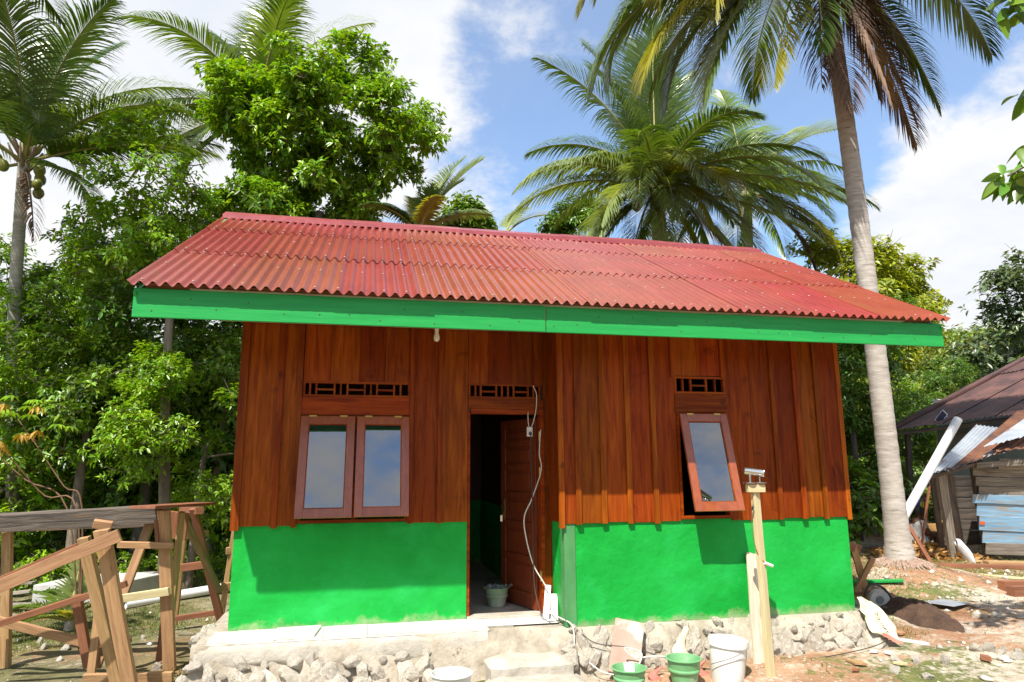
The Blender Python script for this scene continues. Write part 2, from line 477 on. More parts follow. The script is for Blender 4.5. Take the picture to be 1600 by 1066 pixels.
cord_w = M('white_cord', (0.66, 0.63, 0.55), rough=0.5)
cord_d = M('dark_cord', (0.05, 0.04, 0.035), rough=0.6)
chrome = M('brushed_steel', (0.72, 0.70, 0.66), (0.8, 0.79, 0.76), (1, 1, 1), 5, 4, 0.16, 0.04, 0, metal=1.0)
brass = M('brass', (0.55, 0.38, 0.12), rough=0.35, metal=0.9)
bulb_m = M('milky_bulb', (0.78, 0.75, 0.68), rough=0.25)
dark_pl = M('black_plastic', (0.025, 0.026, 0.028), rough=0.4)
grey_pl = M('grey_plastic', (0.16, 0.17, 0.18), (0.24, 0.25, 0.26), rough=0.45)
solar = M('solar_cells', (0.015, 0.018, 0.04), (0.02, 0.025, 0.06), rough=0.15)
wall_gr = M('pale_green_wall', (0.22, 0.25, 0.2), (0.3, 0.33, 0.27), (1, 1, 1), 2, 7, 0.85)
soil = M('dark_soil', (0.05, 0.026, 0.015), (0.115, 0.062, 0.036), (1, 1, 1), 9, 10, 0.95, 0, 1.0, 30, 0.03, nrough=0.7)
bark_palm = M('palm_bark', (0.33, 0.285, 0.24), (0.52, 0.475, 0.42), (1, 1, 5), 3, 9, 0.85, 0, 0.7, 9, 0.012, c3=(0.14, 0.10, 0.07), s3=3.4, t3=(0.58, 0.72), nrough=0.66)
bark_root = M('palm_root_mat', (0.24, 0.12, 0.07), (0.46, 0.36, 0.29), (3, 3, 1), 9, 9, 0.9, 0, 1.0, 20, 0.02, nrough=0.7)
bark = M('tree_bark', (0.10, 0.078, 0.055), (0.24, 0.195, 0.145), (1, 1, 0.4), 6, 8, 0.9, 0, 0.7, 14, 0.012)
bark_d = M('dark_bark', (0.05, 0.04, 0.03), (0.13, 0.105, 0.08), (1, 1, 0.4), 6, 8, 0.9, 0, 0.7, 14, 0.012)
LV = dict(rough=0.34, spec=0.55, island=0.42, hue=0.022)
leaf_a = M('leaf_bright', (0.13, 0.265, 0.010), (0.225, 0.375, 0.016), ns=1.2, trans=0.32, **LV)
leaf_b = M('leaf_mid', (0.10, 0.205, 0.010), (0.18, 0.295, 0.018), ns=0.8, trans=0.28, **LV)
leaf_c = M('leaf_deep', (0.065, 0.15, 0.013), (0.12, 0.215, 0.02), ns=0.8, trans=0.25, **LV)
leaf_y = M('leaf_yellow_green', (0.22, 0.27, 0.018), (0.34, 0.38, 0.035), ns=1, trans=0.35, **LV)
leaf_g = M('leaf_greyish', (0.07, 0.11, 0.04), (0.11, 0.15, 0.06), ns=1, trans=0.25, **LV)
leaf_dry = M('dry_leaf', (0.30, 0.16, 0.05), (0.46, 0.27, 0.10), ns=3, rough=0.7, island=0.35, trans=0.15)
leaf_yel = M('yellowing_leaf', (0.35, 0.26, 0.03), (0.42, 0.22, 0.03), ns=3, rough=0.6, island=0.3, trans=0.3)
FV = dict(rough=0.32, spec=0.75, island=0.2)
frond_g = M('frond_green', (0.085, 0.155, 0.016), (0.15, 0.225, 0.03), ns=0.9, trans=0.3, **FV)
frond_d = M('frond_dark_green', (0.05, 0.10, 0.016), (0.085, 0.14, 0.022), ns=0.9, trans=0.28, **FV)
frond_y = M('frond_yellow', (0.21, 0.22, 0.022), (0.34, 0.32, 0.04), ns=0.9, trans=0.4, **FV)
frond_p = M('frond_pale', (0.17, 0.235, 0.065), (0.26, 0.32, 0.11), ns=0.9, trans=0.35, **FV)
frond_b = M('frond_dead', (0.13, 0.075, 0.05), (0.21, 0.13, 0.085), ns=2, rough=0.8, island=0.3, trans=0.15)
rachis_m = M('frond_stalk', (0.22, 0.22, 0.05), (0.32, 0.28, 0.08), ns=2, rough=0.5)
coco = M('green_coconut', (0.16, 0.2, 0.025), (0.28, 0.25, 0.05), ns=4, rough=0.45, rand=0.2)
grass_m = M('grass_blade', (0.10, 0.15, 0.025), (0.2, 0.22, 0.05), ns=0.9, rough=0.6, island=0.35, trans=0.3)
skin_m = M('brown_skin', (0.11, 0.05, 0.03), (0.14, 0.065, 0.038), ns=6, rough=0.5)
hair_m = M('black_hair', (0.012, 0.01, 0.009), rough=0.55)
shirt_m = M('grey_white_shirt', (0.45, 0.45, 0.44), (0.56, 0.56, 0.54), ns=6, rough=0.85)
short_m = M('light_shorts', (0.36, 0.38, 0.40), (0.44, 0.46, 0.48), ns=6, rough=0.85)
fur_m = M('tan_fur', (0.26, 0.13, 0.04), (0.36, 0.2, 0.07), ns=9, rough=0.85, bump=0.4, bs=60)
cloth_b = M('blue_cloth', (0.03, 0.07, 0.42), (0.05, 0.1, 0.5), ns=5, rough=0.8)
cloth_w = M('white_cloth', (0.6, 0.6, 0.6), (0.7, 0.7, 0.7), ns=5, rough=0.8)
cloth_y = M('yellow_cloth', (0.5, 0.4, 0.05), rough=0.8)
orange_p = M('orange_mark', (0.6, 0.1, 0.03), rough=0.7)
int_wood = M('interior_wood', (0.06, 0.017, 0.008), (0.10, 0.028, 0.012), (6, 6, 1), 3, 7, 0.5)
int_ceiling = M('interior_ceiling', (0.4, 0.34, 0.25), rough=0.8)

def foot_dirt(m, colr, z0, z1):
    nt = m.node_tree; N = nt.nodes.new; L = nt.links.new; P = nt.nodes['Principled BSDF']
    src = P.inputs['Base Color'].links[0].from_socket
    tc_ = N('ShaderNodeTexCoord'); sp_ = N('ShaderNodeSeparateXYZ'); L(tc_.outputs['Object'], sp_.inputs[0])
    no = N('ShaderNodeTexNoise'); no.inputs['Scale'].default_value = 7; no.inputs['Detail'].default_value = 9; no.inputs['Roughness'].default_value = .7; L(tc_.outputs['Object'], no.inputs['Vector'])
    a = N('ShaderNodeMath'); a.operation = 'MULTIPLY_ADD'; L(no.outputs['Fac'], a.inputs[0]); a.inputs[1].default_value = -.34; L(sp_.outputs['Z'], a.inputs[2])
    mr_ = N('ShaderNodeMapRange'); mr_.inputs['From Min'].default_value = z1 - .17; mr_.inputs['From Max'].default_value = z0 - .17; mr_.inputs['To Max'].default_value = .75; L(a.outputs[0], mr_.inputs['Value'])
    mx = N('ShaderNodeMix'); mx.data_type = 'RGBA'; L(mr_.outputs[0], mx.inputs['Factor']); L(src, mx.inputs['A']); mx.inputs['B'].default_value = (*colr, 1); L(mx.outputs['Result'], P.inputs['Base Color'])


foot_dirt(green_wall, (0.32, 0.36, 0.2), -0.03, 0.05)
# dark reflective pane
glass = bpy.data.materials.new('tinted_glass'); glass.use_nodes = True
_nt = glass.node_tree; _P = _nt.nodes['Principled BSDF']
_P.inputs['Base Color'].default_value = (0.012, 0.014, 0.016, 1); _P.inputs['Roughness'].default_value = 0.015
_P.inputs['IOR'].default_value = 2.8
_n = _nt.nodes.new('ShaderNodeTexNoise'); _n.inputs['Scale'].default_value = 2.0
_b = _nt.nodes.new('ShaderNodeBump'); _b.inputs['Strength'].default_value = 0.012; _b.inputs['Distance'].default_value = 0.02
_nt.links.new(_n.outputs['Fac'], _b.inputs['Height']); _nt.links.new(_b.outputs[0], _P.inputs['Normal'])

# ground material: soil, rubble and grass patches
ground_m = bpy.data.materials.new('yard_ground'); ground_m.use_nodes = True


def _ground_nodes():
    nt = ground_m.node_tree; N = nt.nodes.new; L = nt.links.new; P = nt.nodes['Principled BSDF']
    tc_ = N('ShaderNodeTexCoord')

    def noise(s, d=8, r=0.6, off=0):
        mp = N('ShaderNodeMapping'); mp.inputs['Location'].default_value = (off, off * 1.7, 0); L(tc_.outputs['Object'], mp.inputs['Vector'])
        n = N('ShaderNodeTexNoise'); n.inputs['Scale'].default_value = s; n.inputs['Detail'].default_value = d; n.inputs['Roughness'].default_value = r
        L(mp.outputs[0], n.inputs['Vector']); return n.outputs['Fac']

    def ramp(fac, c1, c2, a=0.35, b=0.65):
        r = N('ShaderNodeValToRGB'); r.color_ramp.elements[0].position = a; r.color_ramp.elements[1].position = b
        r.color_ramp.elements[0].color = (*c1, 1); r.color_ramp.elements[1].color = (*c2, 1); L(fac, r.inputs[0]); return r.outputs[0]

    def mixc(fac, a, b):
        m = N('ShaderNodeMix'); m.data_type = 'RGBA'; L(fac, m.inputs['Factor']); L(a, m.inputs['A']); L(b, m.inputs['B']); return m.outputs['Result']

    def step(fac, a, b):
        m = N('ShaderNodeMapRange'); m.inputs['From Min'].default_value = a; m.inputs['From Max'].default_value = b; L(fac, m.inputs['Value']); return m.outputs[0]
    soil_c = ramp(noise(1.1, 9), (0.24, 0.11, 0.055), (0.42, 0.25, 0.15))
    pale = ramp(noise(6, 9, 0.7, 4), (0.36, 0.29, 0.21), (0.6, 0.53, 0.43))
    green = ramp(noise(3, 9, 0.7, 9), (0.075, 0.09, 0.025), (0.17, 0.18, 0.055))
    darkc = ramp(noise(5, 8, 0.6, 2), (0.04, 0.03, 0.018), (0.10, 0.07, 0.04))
    def brk(s_, off, amt=.35):
        m = N('ShaderNodeMath'); m.operation = 'MULTIPLY_ADD'; L(noise(11, 9, .75, off + 3), m.inputs[0]); m.inputs[1].default_value = amt
        m2 = N('ShaderNodeMath'); m2.operation = 'MULTIPLY'; L(noise(s_, 8, .66, off), m2.inputs[0]); m2.inputs[1].default_value = 1 - amt
        L(m2.outputs[0], m.inputs[2]); return m.outputs[0]
    c = mixc(step(brk(0.9, 13), 0.49, 0.56), soil_c, pale)
    c = mixc(step(brk(0.75, 21, .42), 0.505, 0.56), c, green)
    c = mixc(step(noise(26, 6, .6, 50), 0.60, 0.66), c, ramp(noise(9, 6, .6, 60), (0.4, 0.34, 0.26), (0.62, 0.57, 0.49)))
    sx = N('ShaderNodeSeparateXYZ'); L(tc_.outputs['Object'], sx.inputs[0])
    left = step(sx.outputs['X'], 1.0, -1.5)
    ml = N('ShaderNodeMath'); ml.operation = 'MULTIPLY'; L(left, ml.inputs[0]); L(step(brk(1.3, 31), 0.38, 0.5), ml.inputs[1])
    gl = ramp(noise(4, 9, 0.7, 40), (0.085, 0.075, 0.035), (0.2, 0.185, 0.085))
    c = mixc(ml.outputs[0], c, gl)
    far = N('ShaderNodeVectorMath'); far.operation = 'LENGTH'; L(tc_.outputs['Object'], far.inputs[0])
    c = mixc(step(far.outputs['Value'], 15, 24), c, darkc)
    L(c, P.inputs['Base Color']); P.inputs['Roughness'].default_value = 0.95; P.inputs['Specular IOR Level'].default_value = 0.2
    b = N('ShaderNodeBump'); b.inputs['Strength'].default_value = 0.9; b.inputs['Distance'].default_value = 0.03
    L(noise(14, 10, 0.72), b.inputs['Height']); L(b.outputs[0], P.inputs['Normal'])


_ground_nodes()


# ------------------------------------------------------------------ ground
def make_ground():
    def axis(lo, hi, step_, far):
        a = list(np.arange(lo, hi + 1e-6, step_)); s = step_; x = hi; up = []
        while x < far: s *= 1.22; x += s; up.append(x)
        s = step_; x = lo; dn = []
        while x > -far: s *= 1.22; x -= s; dn.append(x)
        return np.array(dn[::-1] + a + up)
    X = axis(-6, 16, 0.11, 900); Y = axis(-8, 16, 0.11, 900)
    gx, gy = np.meshgrid(X, Y, indexing='ij')
    Z = ground_np(gx, gy)
    V = np.stack([gx.ravel(), gy.ravel(), Z.ravel()], 1)
    nx, ny = len(X), len(Y)
    i, j = np.meshgrid(np.arange(nx - 1), np.arange(ny - 1), indexing='ij')
    a = (i * ny + j).ravel()
    F = np.stack([a, a + ny, a + ny + 1, a + 1], 1)
    o = link('ground', npmesh('ground', V, F, ground_m, True))
    tag(o, kind='structure')


make_ground()

# ==================================================================== HOUSE
XR, W, D = 3.08, 6.19, 0.48          # projecting room starts at XR and stands D in front
ZG, ZT = 0.93, 2.885                  # top of the plaster, top of the boarding
house = empty('wooden_house', (0, 0, 0), 'small timber house with green plastered base and red corrugated roof', 'house')
BACK = 3.98

# --- plaster base walls
def plaster(name, x0, x1, y, z0, z1, face, mat, thick=0.12):
    """wall whose visible face is bumpy; face 'y-' or 'x-' etc."""
    n = max(2, int((x1 - x0) / 0.06)); m = max(2, int((z1 - z0) / 0.06)); mb = MB()
    for i in range(n + 1):
        for j in range(m + 1):
            u = x0 + (x1 - x0) * i / n; z = z0 + (z1 - z0) * j / m
            edge = 0 if i in (0, n) or j in (0, m) else 1
            d = edge * 0.006 * (float(vnoise(u * 5, z * 5, 11)) - 0.5) * 2
            zz = z
            if j == 0: zz += 0.02 * (float(vnoise(u * 9, 3, 12)) - 0.5)
            mb.v.append((u, y + d, zz) if face == 'y' else (y + d, u, zz))
    for i in range(n):
        for j in range(m):
            a = i * (m + 1) + j
            mb.f.append((a, a + m + 1, a + m + 2, a + 1))
    # body behind
    if face == 'y': mb.box((x0, y + 0.012, z0), (x1, y + thick, z1 - 0.001))
    else: mb.box((y + 0.012, x0, z0), (y + thick, x1, z1 - 0.001))
    return mb.part(name, mat, house, smooth=False)


plaster('lower_wall', 0.0, 2.20, 0.0, -0.02, ZG, 'y', green_wall)
plaster('lower_wall', XR + 0.105, W, -D, -0.03, ZG, 'y', green_wall)
plaster('lower_wall', -D + 0.002, 0.0, XR, -0.02, ZG, 'x', green_wall)
MB().box((XR - 0.008, -D - 0.009, -0.03), (XR + 0.104, -D + 0.12, ZG - 0.004)).part('corner_pilaster', green_worn, house, bevel=0.006)
MB().box((0, 0.122, -0.02), (0.12, BACK, ZG)).box((W - 0.12, -D + 0.122, -0.03), (W, BACK, ZG)).box((0.122, BACK - 0.12, -0.02), (W - 0.122, BACK, ZG)).part('lower_wall', green_wall, house)
MB().box((2.985, 0.16, -0.02), (XR + 0.12, BACK - 0.13, ZG - 0.003)).part('partition_base', green_wall, house)
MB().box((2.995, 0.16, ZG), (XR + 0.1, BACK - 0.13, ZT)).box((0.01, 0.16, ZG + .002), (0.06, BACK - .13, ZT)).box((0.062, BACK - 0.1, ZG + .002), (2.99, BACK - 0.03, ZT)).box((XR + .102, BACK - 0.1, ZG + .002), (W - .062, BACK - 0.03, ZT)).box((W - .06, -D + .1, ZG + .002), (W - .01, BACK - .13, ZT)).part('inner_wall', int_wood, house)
MB().box((0.02, 0.03, ZT + 0.004), (W - .02, BACK - .02, ZT + 0.03)).box((XR + .02, -D + .03, ZT + 0.004), (W - .02, 0.028, ZT + 0.03)).part('ceiling', int_ceiling, house)
# wall lining behind the boards, so that no light leaks between them
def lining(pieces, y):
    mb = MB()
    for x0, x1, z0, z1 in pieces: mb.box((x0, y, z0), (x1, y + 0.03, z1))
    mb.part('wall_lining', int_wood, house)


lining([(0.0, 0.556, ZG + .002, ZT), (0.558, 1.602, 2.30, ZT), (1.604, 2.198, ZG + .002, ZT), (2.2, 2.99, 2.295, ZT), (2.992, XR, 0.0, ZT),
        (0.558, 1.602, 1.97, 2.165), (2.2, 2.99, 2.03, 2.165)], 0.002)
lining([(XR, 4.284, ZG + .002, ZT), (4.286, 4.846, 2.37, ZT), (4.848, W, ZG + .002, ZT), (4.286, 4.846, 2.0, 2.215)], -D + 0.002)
# --- boarding: each plank and cover strip a part
def vplank(x0, x1, y, z0, z1, t=0.022, name='plank', mat=wood):
    z0 += random.uniform(-0.008, 0.008)
    board(name, ((x0 + x1) / 2, y - t / 2 + random.uniform(-.002, .002), z0), ((x0 + x1) / 2, y - t / 2, z1), x1 - x0 - 0.003, t, mat, house, up=(0, -1, 0), bevel=0.002)


def batten(x0, x1, y, z0, z1):
    vplank(x0, x1, y - 0.0225, z0 - 0.012, z1, 0.026, 'cover_strip')


zl = ZG - 0.012
vplank(-0.035, 0.045, -0.022, zl - 0.03, ZT, 0.024, 'corner_board')
for a, b in ((0.0, 0.35), (0.35, 0.556)): vplank(a, b, 0.001, zl, ZT)
batten(0.325, 0.38, 0.001, zl, ZT)
for a, b in ((0.558, 0.815), (0.815, 1.10), (1.10, 1.352), (1.352, 1.602)): vplank(a, b, 0.001, 2.305, ZT)
for a, b in ((1.604, 1.91), (1.91, 2.2)): vplank(a, b, 0.001, zl, ZT)
batten(1.60, 1.645, 0.001, zl, ZT); batten(1.89, 1.94, 0.001, zl, ZT); batten(0.505, 0.556, 0.001, zl, ZT)
for a, b in ((2.202, 2.42), (2.42, 2.655), (2.655, 2.895)): vplank(a, b, 0.001, 2.30, ZT)
vplank(2.895, 3.0, -0.004, 2.305, ZT, 0.03)
# side face of the projecting room (faces left)
for y0, y1 in ((-D - 0.02, -0.25), (-0.25, -0.0)):
    board('plank', (XR - 0.011, (y0 + y1) / 2, zl), (XR - 0.011, (y0 + y1) / 2, ZT), y1 - y0 - .003, 0.022, wood, house, up=(-1, 0, 0), bevel=.002)
vplank(XR - 0.062, XR - 0.002, -D - 0.012, zl - 0.035, ZT, 0.024, 'corner_board')
vplank(3.0, XR, -0.001, 0.02, ZT, 0.024, 'plank')
rb = [3.218, 3.479, 3.748, 4.025, 5.397, 5.672, 5.925]
eds = [XR, 3.218, 3.479, 3.748, 4.025, 4.284]
for a, b in zip(eds, eds[1:]): vplank(a, b, -D + 0.001, zl, ZT)
for a, b in ((4.286, 4.54), (4.54, 4.80), (4.80, 4.846)): vplank(a, b, -D + 0.001, 2.375, ZT)
eds = [4.848, 5.13, 5.397, 5.672, 5.925, W + 0.01]
for a, b in zip(eds, eds[1:]): vplank(a, b, -D + 0.001, zl, ZT)
for x in rb: batten(x - 0.03, x + 0.027, -D + 0.001, zl, ZT)
batten(4.235, 4.284, -D + 0.001, 2.38, ZT); batten(4.80, 4.85, -D + .001, 2.38, ZT)
vplank(W - 0.01, W + 0.045, -D + 0.02, zl - 0.02, ZT, 0.05, 'corner_board')
# gable sides
for sx in (0, 1):
    x = -0.011 if sx == 0 else W + 0.011
    y = 0.0 if sx == 0 else -D + 0.03
    k = 0
    while y < BACK:
        y1 = min(y + 0.28, BACK)
        ym = (y + y1) / 2
        ztop = min(4.62 - abs(ym - 1.99) * 0.55, 4.6)
        board('plank', (x, ym, zl), (x, ym, ztop), y1 - y - .003, 0.022, wood, house, up=(1 if sx else -1, 0, 0), bevel=0)
        y = y1
for x0 in np.arange(0, W, 0.3):
    x1 = min(x0 + .3, W)
    board('plank', ((x0 + x1) / 2, BACK + .012, zl), ((x0 + x1) / 2, BACK + .012, ZT), x1 - x0 - .003, 0.022, wood, house, up=(0, 1, 0), bevel=0)

# --- windows with vents
def vent(x0, x1, y, z0, z1, groups, bars, name='air_vent'):
    fr = MB()
    fr.box((x0 - 0.02, y - 0.02, z0 - 0.022), (x1 + 0.02, y + 0.03, z0)).box((x0 - 0.02, y - 0.02, z1), (x1 + 0.02, y + 0.03, z1 + 0.02))
    fr.box((x0 - 0.02, y - 0.02, z0 + .0005), (x0, y + 0.03, z1 - .0005)).box((x1, y - 0.02, z0 + .0005), (x1 + 0.02, y + 0.03, z1 - .0005))
    o = fr.part(name, wood, house)
    for b in bars: MB().box((b - 0.009, y - 0.012, z0 - .002), (b + 0.009, y + 0.02, z1 + .002)).part('bar', wood, o)
    zm = (z0 + z1) / 2 - 0.004
    for a, b in groups: MB().box((a + .008, y - 0.01, zm - 0.009), (b - .008, y + 0.018, zm + 0.009)).part('bar', wood, o)


def lintel(x0, x1, y, z0, z1):
    board('lintel_board', (x0, y - 0.014, (z0 + z1) / 2), (x1, y - 0.014, (z0 + z1) / 2), z1 - z0, 0.03, wood, house, up=(0, -1, 0), bevel=.003)


def frame_rect(x0, x1, z0, z1, y, w, t):
    mb = MB()
    mb.box((x0, y, z0), (x0 + w, y + t, z1)); mb.box((x1 - w, y, z0), (x1, y + t, z1))
    mb.box((x0 + w, y, z1 - w), (x1 - w, y + t, z1)); mb.box((x0 + w, y, z0), (x1 - w, y + t, z0 + w))
    return mb


def casement(x0, x1, ztop, y, length, ang):
    """top-hung sash, bottom swung out"""
    Y = Vector((0, -math.sin(ang), -math.cos(ang)))       # down the sash
    Nn = Vector((0, -math.cos(ang), math.sin(ang)))       # outward normal
    O = Vector((0, y, ztop))

    def P(x, s, n): return Vector((x, 0, 0)) + O + Y * s + Nn * n

    def slab(mb, xa, xb, s0, s1, n0, n1):
        mb.hull([P(xa, s0, n0), P(xb, s0, n0), P(xb, s0, n1), P(xa, s0, n1)], [P(xa, s1, n0), P(xb, s1, n0), P(xb, s1, n1), P(xa, s1, n1)])
    sw, tp, bt = 0.075, 0.08, 0.085
    fr = MB(); T = 0.032
    slab(fr, x0, x0 + sw, 0, length, 0, T); slab(fr, x1 - sw, x1, 0, length, 0, T)
    slab(fr, x0 + sw, x1 - sw, 0, tp, 0.0005, T - .001); slab(fr, x0 + sw, x1 - sw, length - bt, length, 0.0005, T - .001)
    o = fr.part('window_sash', wood_frame, house, bevel=0.003)
    gm = MB(); slab(gm, x0 + sw - .004, x1 - sw + .004, tp - .004, length - bt + .004, 0.010, 0.016); gm.part('pane', glass, o)
    bd = MB()
    slab(bd, x0 + sw, x0 + sw + .008, tp, length - bt, .0165, .026); slab(bd, x1 - sw - .008, x1 - sw, tp, length - bt, .0165, .026)
    slab(bd, x0 + sw + .008, x1 - sw - .008, tp, tp + .008, .0165, .026); slab(bd, x0 + sw + .008, x1 - sw - .008, length - bt - .008, length - bt, .0165, .026)
    bd.part('glazing_bead', wood, o)
    for hx in (x0 + 0.11, x1 - 0.11):
        hm = MB(); slab(hm, hx - 0.035, hx + 0.035, -0.004, 0.012, T, T + 0.004); hm.tube([P(hx - .035, -.003, T + .003), P(hx + .035, -.003, T + .003)], 0.005, 6)
        hm.part('hinge', brass, o)
    return o


# left double window
ow = frame_rect(0.557, 1.603, 0.935, 1.968, -0.032, 0.03, 0.10)
ow.box((1.065, -0.03, 0.965), (1.10, 0.066, 1.938)); ow.part('window_frame', wood, house)
lintel(0.545, 1.615, -0.005, 1.972, 2.148)
vent(0.58, 1.585, -0.005, 2.172, 2.285, [(0.685, 0.86), (0.985, 1.155), (1.275, 1.445)], [0.625, 0.685, 0.86, 0.92, 0.985, 1.155, 1.215, 1.275, 1.445, 1.51])
casement(0.560, 1.072, 1.95, -0.035, 0.987, rad(15.6))
casement(1.092, 1.600, 1.95, -0.035, 0.982, rad(15.2))
# right window
frame_rect(4.285, 4.847, 0.935, 1.998, -D - 0.03, 0.028, 0.10).part('window_frame', wood, house)
lintel(4.272, 4.86, -D - 0.005, 2.002, 2.19)
vent(4.30, 4.83, -D - 0.005, 2.215, 2.352, [(4.465, 4.64)], [4.375, 4.465, 4.64, 4.74])
casement(4.305, 4.825, 1.975, -D - 0.035, 0.985, rad(14.5))

# --- door
df = MB()
df.box((2.202, 0.012, 0.0), (2.232, 0.13, 2.05)).box((2.965, -0.03, 0.0), (3.005, 0.10, 2.05)).box((2.232, -0.028, 2.0), (2.965, 0.098, 2.05))
df.part('door_frame', wood, house, bevel=.003)
lintel(2.204, 3.0, -0.005, 2.052, 2.155)
vent(2.225, 2.955, -0.005, 2.178, 2.292, [(2.335, 2.50), (2.685, 2.84)], [2.28, 2.335, 2.50, 2.56, 2.625, 2.685, 2.84, 2.90])
hinge_p = Vector((2.958, 0.10, 0.015)); dirn = Vector((-0.235, 0.70, 0)).normalized(); nout = Vector((-dirn.y, dirn.x, 0)) * 1.0
DW, DH = 0.735, 1.955


def dslab(mb, a0, a1, z0, z1, n0, n1):
    q = lambda a, z, n: hinge_p + dirn * a + nout * n + Vector((0, 0, z))
    mb.hull([q(a0, z0, n0), q(a1, z0, n0), q(a1, z0, n1), q(a0, z0, n1)], [q(a0, z1, n0), q(a1, z1, n0), q(a1, z1, n1), q(a0, z1, n1)])


dm = MB()
dslab(dm, 0, 0.1, 0, DH, -0.02, 0.02); dslab(dm, DW - 0.1, DW, 0, DH, -0.02, 0.02)
rails = [0, 0.16, 0.46, 0.52, 0.80, 0.86, 1.10, 1.16, 1.42, 1.48, 1.70, 1.76, DH]
rows = [(0.0, 0.15), (0.45, 0.52), (0.79, 0.86), (1.10, 1.17), (1.40, 1.47), (1.66, 1.73), (DH - 0.1, DH)]
for a, b in rows: dslab(dm, 0.1, DW - 0.1, a, b, -0.019, 0.019)
door = dm.part('door', wood_door, house, bevel=0.003)
for (a0, a1), (b0, b1) in zip(rows, rows[1:]):
    pm = MB(); dslab(pm, 0.1, DW - 0.1, a1, b0, -0.008, 0.008); dslab(pm, 0.135, DW - 0.135, a1 + 0.035, b0 - 0.035, -0.015, 0.015)
    pm.part('panel', wood_door, door, bevel=0.004)
hm = MB(); dslab(hm, DW - 0.085, DW - 0.045, 0.86, 1.08, 0.0205, 0.026)
q_ = hinge_p + dirn * (DW - 0.065) + Vector((0, 0, 1.0))
hm.tube([q_ + nout * .026, q_ + nout * .06, q_ + nout * .065 - dirn * .05, q_ + nout * .062 - dirn * .11], .009, 8); hm.part('handle', brass, door)
km = MB(); kz = Vector((0, 0, -.09)); km.tube([q_ + nout * .026 + kz, q_ + nout * .055 + kz], .004, 6); km.box(tuple(q_ + nout * .05 + Vector((-.012, -.004, -.16))), tuple(q_ + nout * .05 + Vector((.012, .004, -.095)))); km.part('key', chrome, door)
for hz in (0.32, 1.35, 1.72):
    bm_ = MB(); bm_.box((2.945, -0.033, hz), (2.966, -0.0305, hz + 0.1)); bm_.tube([(2.956, -.034, hz), (2.956, -.034, hz + .1)], .007, 6); bm_.part('hinge', brass, house)
MB().box((2.205, -0.06, -0.012), (2.965, 0.12, 0.012)).part('door_sill', concrete, house, bevel=.004)

# --- floor inside and tiles
MB().box((0.125, 0.125, -0.05), (W - 0.125, BACK - .125, -0.012)).part('floor', concrete, house)
k = 0
for ix in range(3):
    for iy in range(6):
        x0 = 2.0 + ix * 0.332; y0 = 0.125 + iy * 0.332
        x1 = min(x0 + 0.329, 2.98)
        MB().box((x0, y0, -0.011), (x1, y0 + 0.329, -0.002)).part('floor_tile', tile_in, house)

# --- porch strip and foundation
fd = MB()
nx = 220
prof_l = [(-0.46, 0.0), (-0.475, -0.02), (-0.49, -0.10), (-0.52, -0.17), (-0.56, -0.28), (-0.60, -0.40), (-0.64, -0.56), (-0.66, -0.75)]
prof_r = [(-0.47, -0.025), (-0.53, -0.045), (-0.58, -0.09), (-0.63, -0.15), (-0.66, -0.22), (-0.70, -0.32), (-0.75, -0.45), (-0.78, -0.75)]
X0, X1 = -0.2, W + 0.14
for i in range(nx + 1):
    x = X0 + (X1 - X0) * i / nx
    if x < 2.3: tmix = 0
    elif x > 3.0: tmix = 1
    else: tmix = (x - 2.3) / 0.7
    tmix = float(sstep(tmix, 0, 1))
    for j, (a, b) in enumerate(zip(prof_l, prof_r)):
        y = a[0] + (b[0] - a[0]) * tmix; z = a[1] + (b[1] - a[1]) * tmix
        w_ = min(1, j / 2)
        y += w_ * (0.11 * (float(vnoise(x * 4, z * 7, 21)) - .5) + 0.07 * (float(vnoise(x * 11, z * 13, 22)) - .5))
        z += w_ * 0.02 * (float(vnoise(x * 6, z * 5, 23)) - .5)
        fd.v.append((x, y, z))
m_ = len(prof_l)
for i in range(nx):
    for j in range(m_ - 1):
        a = i * m_ + j
        fd.f.append((a, a + 1, a + m_ + 1, a + m_))
# top cover and left end
fd.box((X0 + .01, -0.465, -0.7), (2.6, BACK + .1, -0.021)); fd.box((2.6, -0.5, -0.7), (X1 - .01, BACK + .1, -0.036))
foundation = fd.part('foundation', mortar, house, smooth=True)

lg = MB(); n_ = 60                      # trowelled concrete ledge under the porch tiles
for i in range(n_ + 1):
    x = -0.17 + 2.50 * i / n_
    for j, (y, z) in enumerate(((-.44, -.0195), (-.485, -.022), (-.50, -.07), (-.515, -.125), (-.505, -.165), (-.44, -.175))):
        lg.v.append((x, y - (.03 * (float(vnoise(x * 5, z * 9, 31)) - .3) if j > 1 else 0), z - (.07 * float(vnoise(x * 6, 2, 32)) if j > 2 else 0)))
for i in range(n_):
    for j in range(5): a = i * 6 + j; lg.f.append((a, a + 1, a + 7, a + 6))
lg.part('ledge', concrete, house, smooth=True)

# stones (shared rock shapes)
def rock_mesh(seed, sub=3):
    import bmesh
    bm = bmesh.new(); bmesh.ops.create_icosphere(bm, subdivisions=sub, radius=1)
    r_ = np.random.default_rng(seed); planes = []
    for _ in range(15):
        d = r_.normal(size=3); d /= np.linalg.norm(d); planes.append((Vector(d), r_.uniform(0.42, 0.85)))
    for v in bm.verts:
        n = v.co.normalized(); s_ = 1.0
        for d, h in planes:
            c = n.dot(d)
            if c > 0.05: s_ = min(s_, h / c)
        v.co = n * s_ * (1 + 0.05 * math.sin(n.x * 9 + seed) * math.cos(n.y * 8 + n.z * 7) + .03 * math.sin(n.y * 21 + seed) * math.sin(n.z * 17 + n.x * 13))
    me = bpy.data.meshes.new('stone'); bm.to_mesh(me); bm.free(); me.materials.append(rock)
    return me


rocks = [rock_mesh(100 + i) for i in range(9)]
rs = random.Random(5)


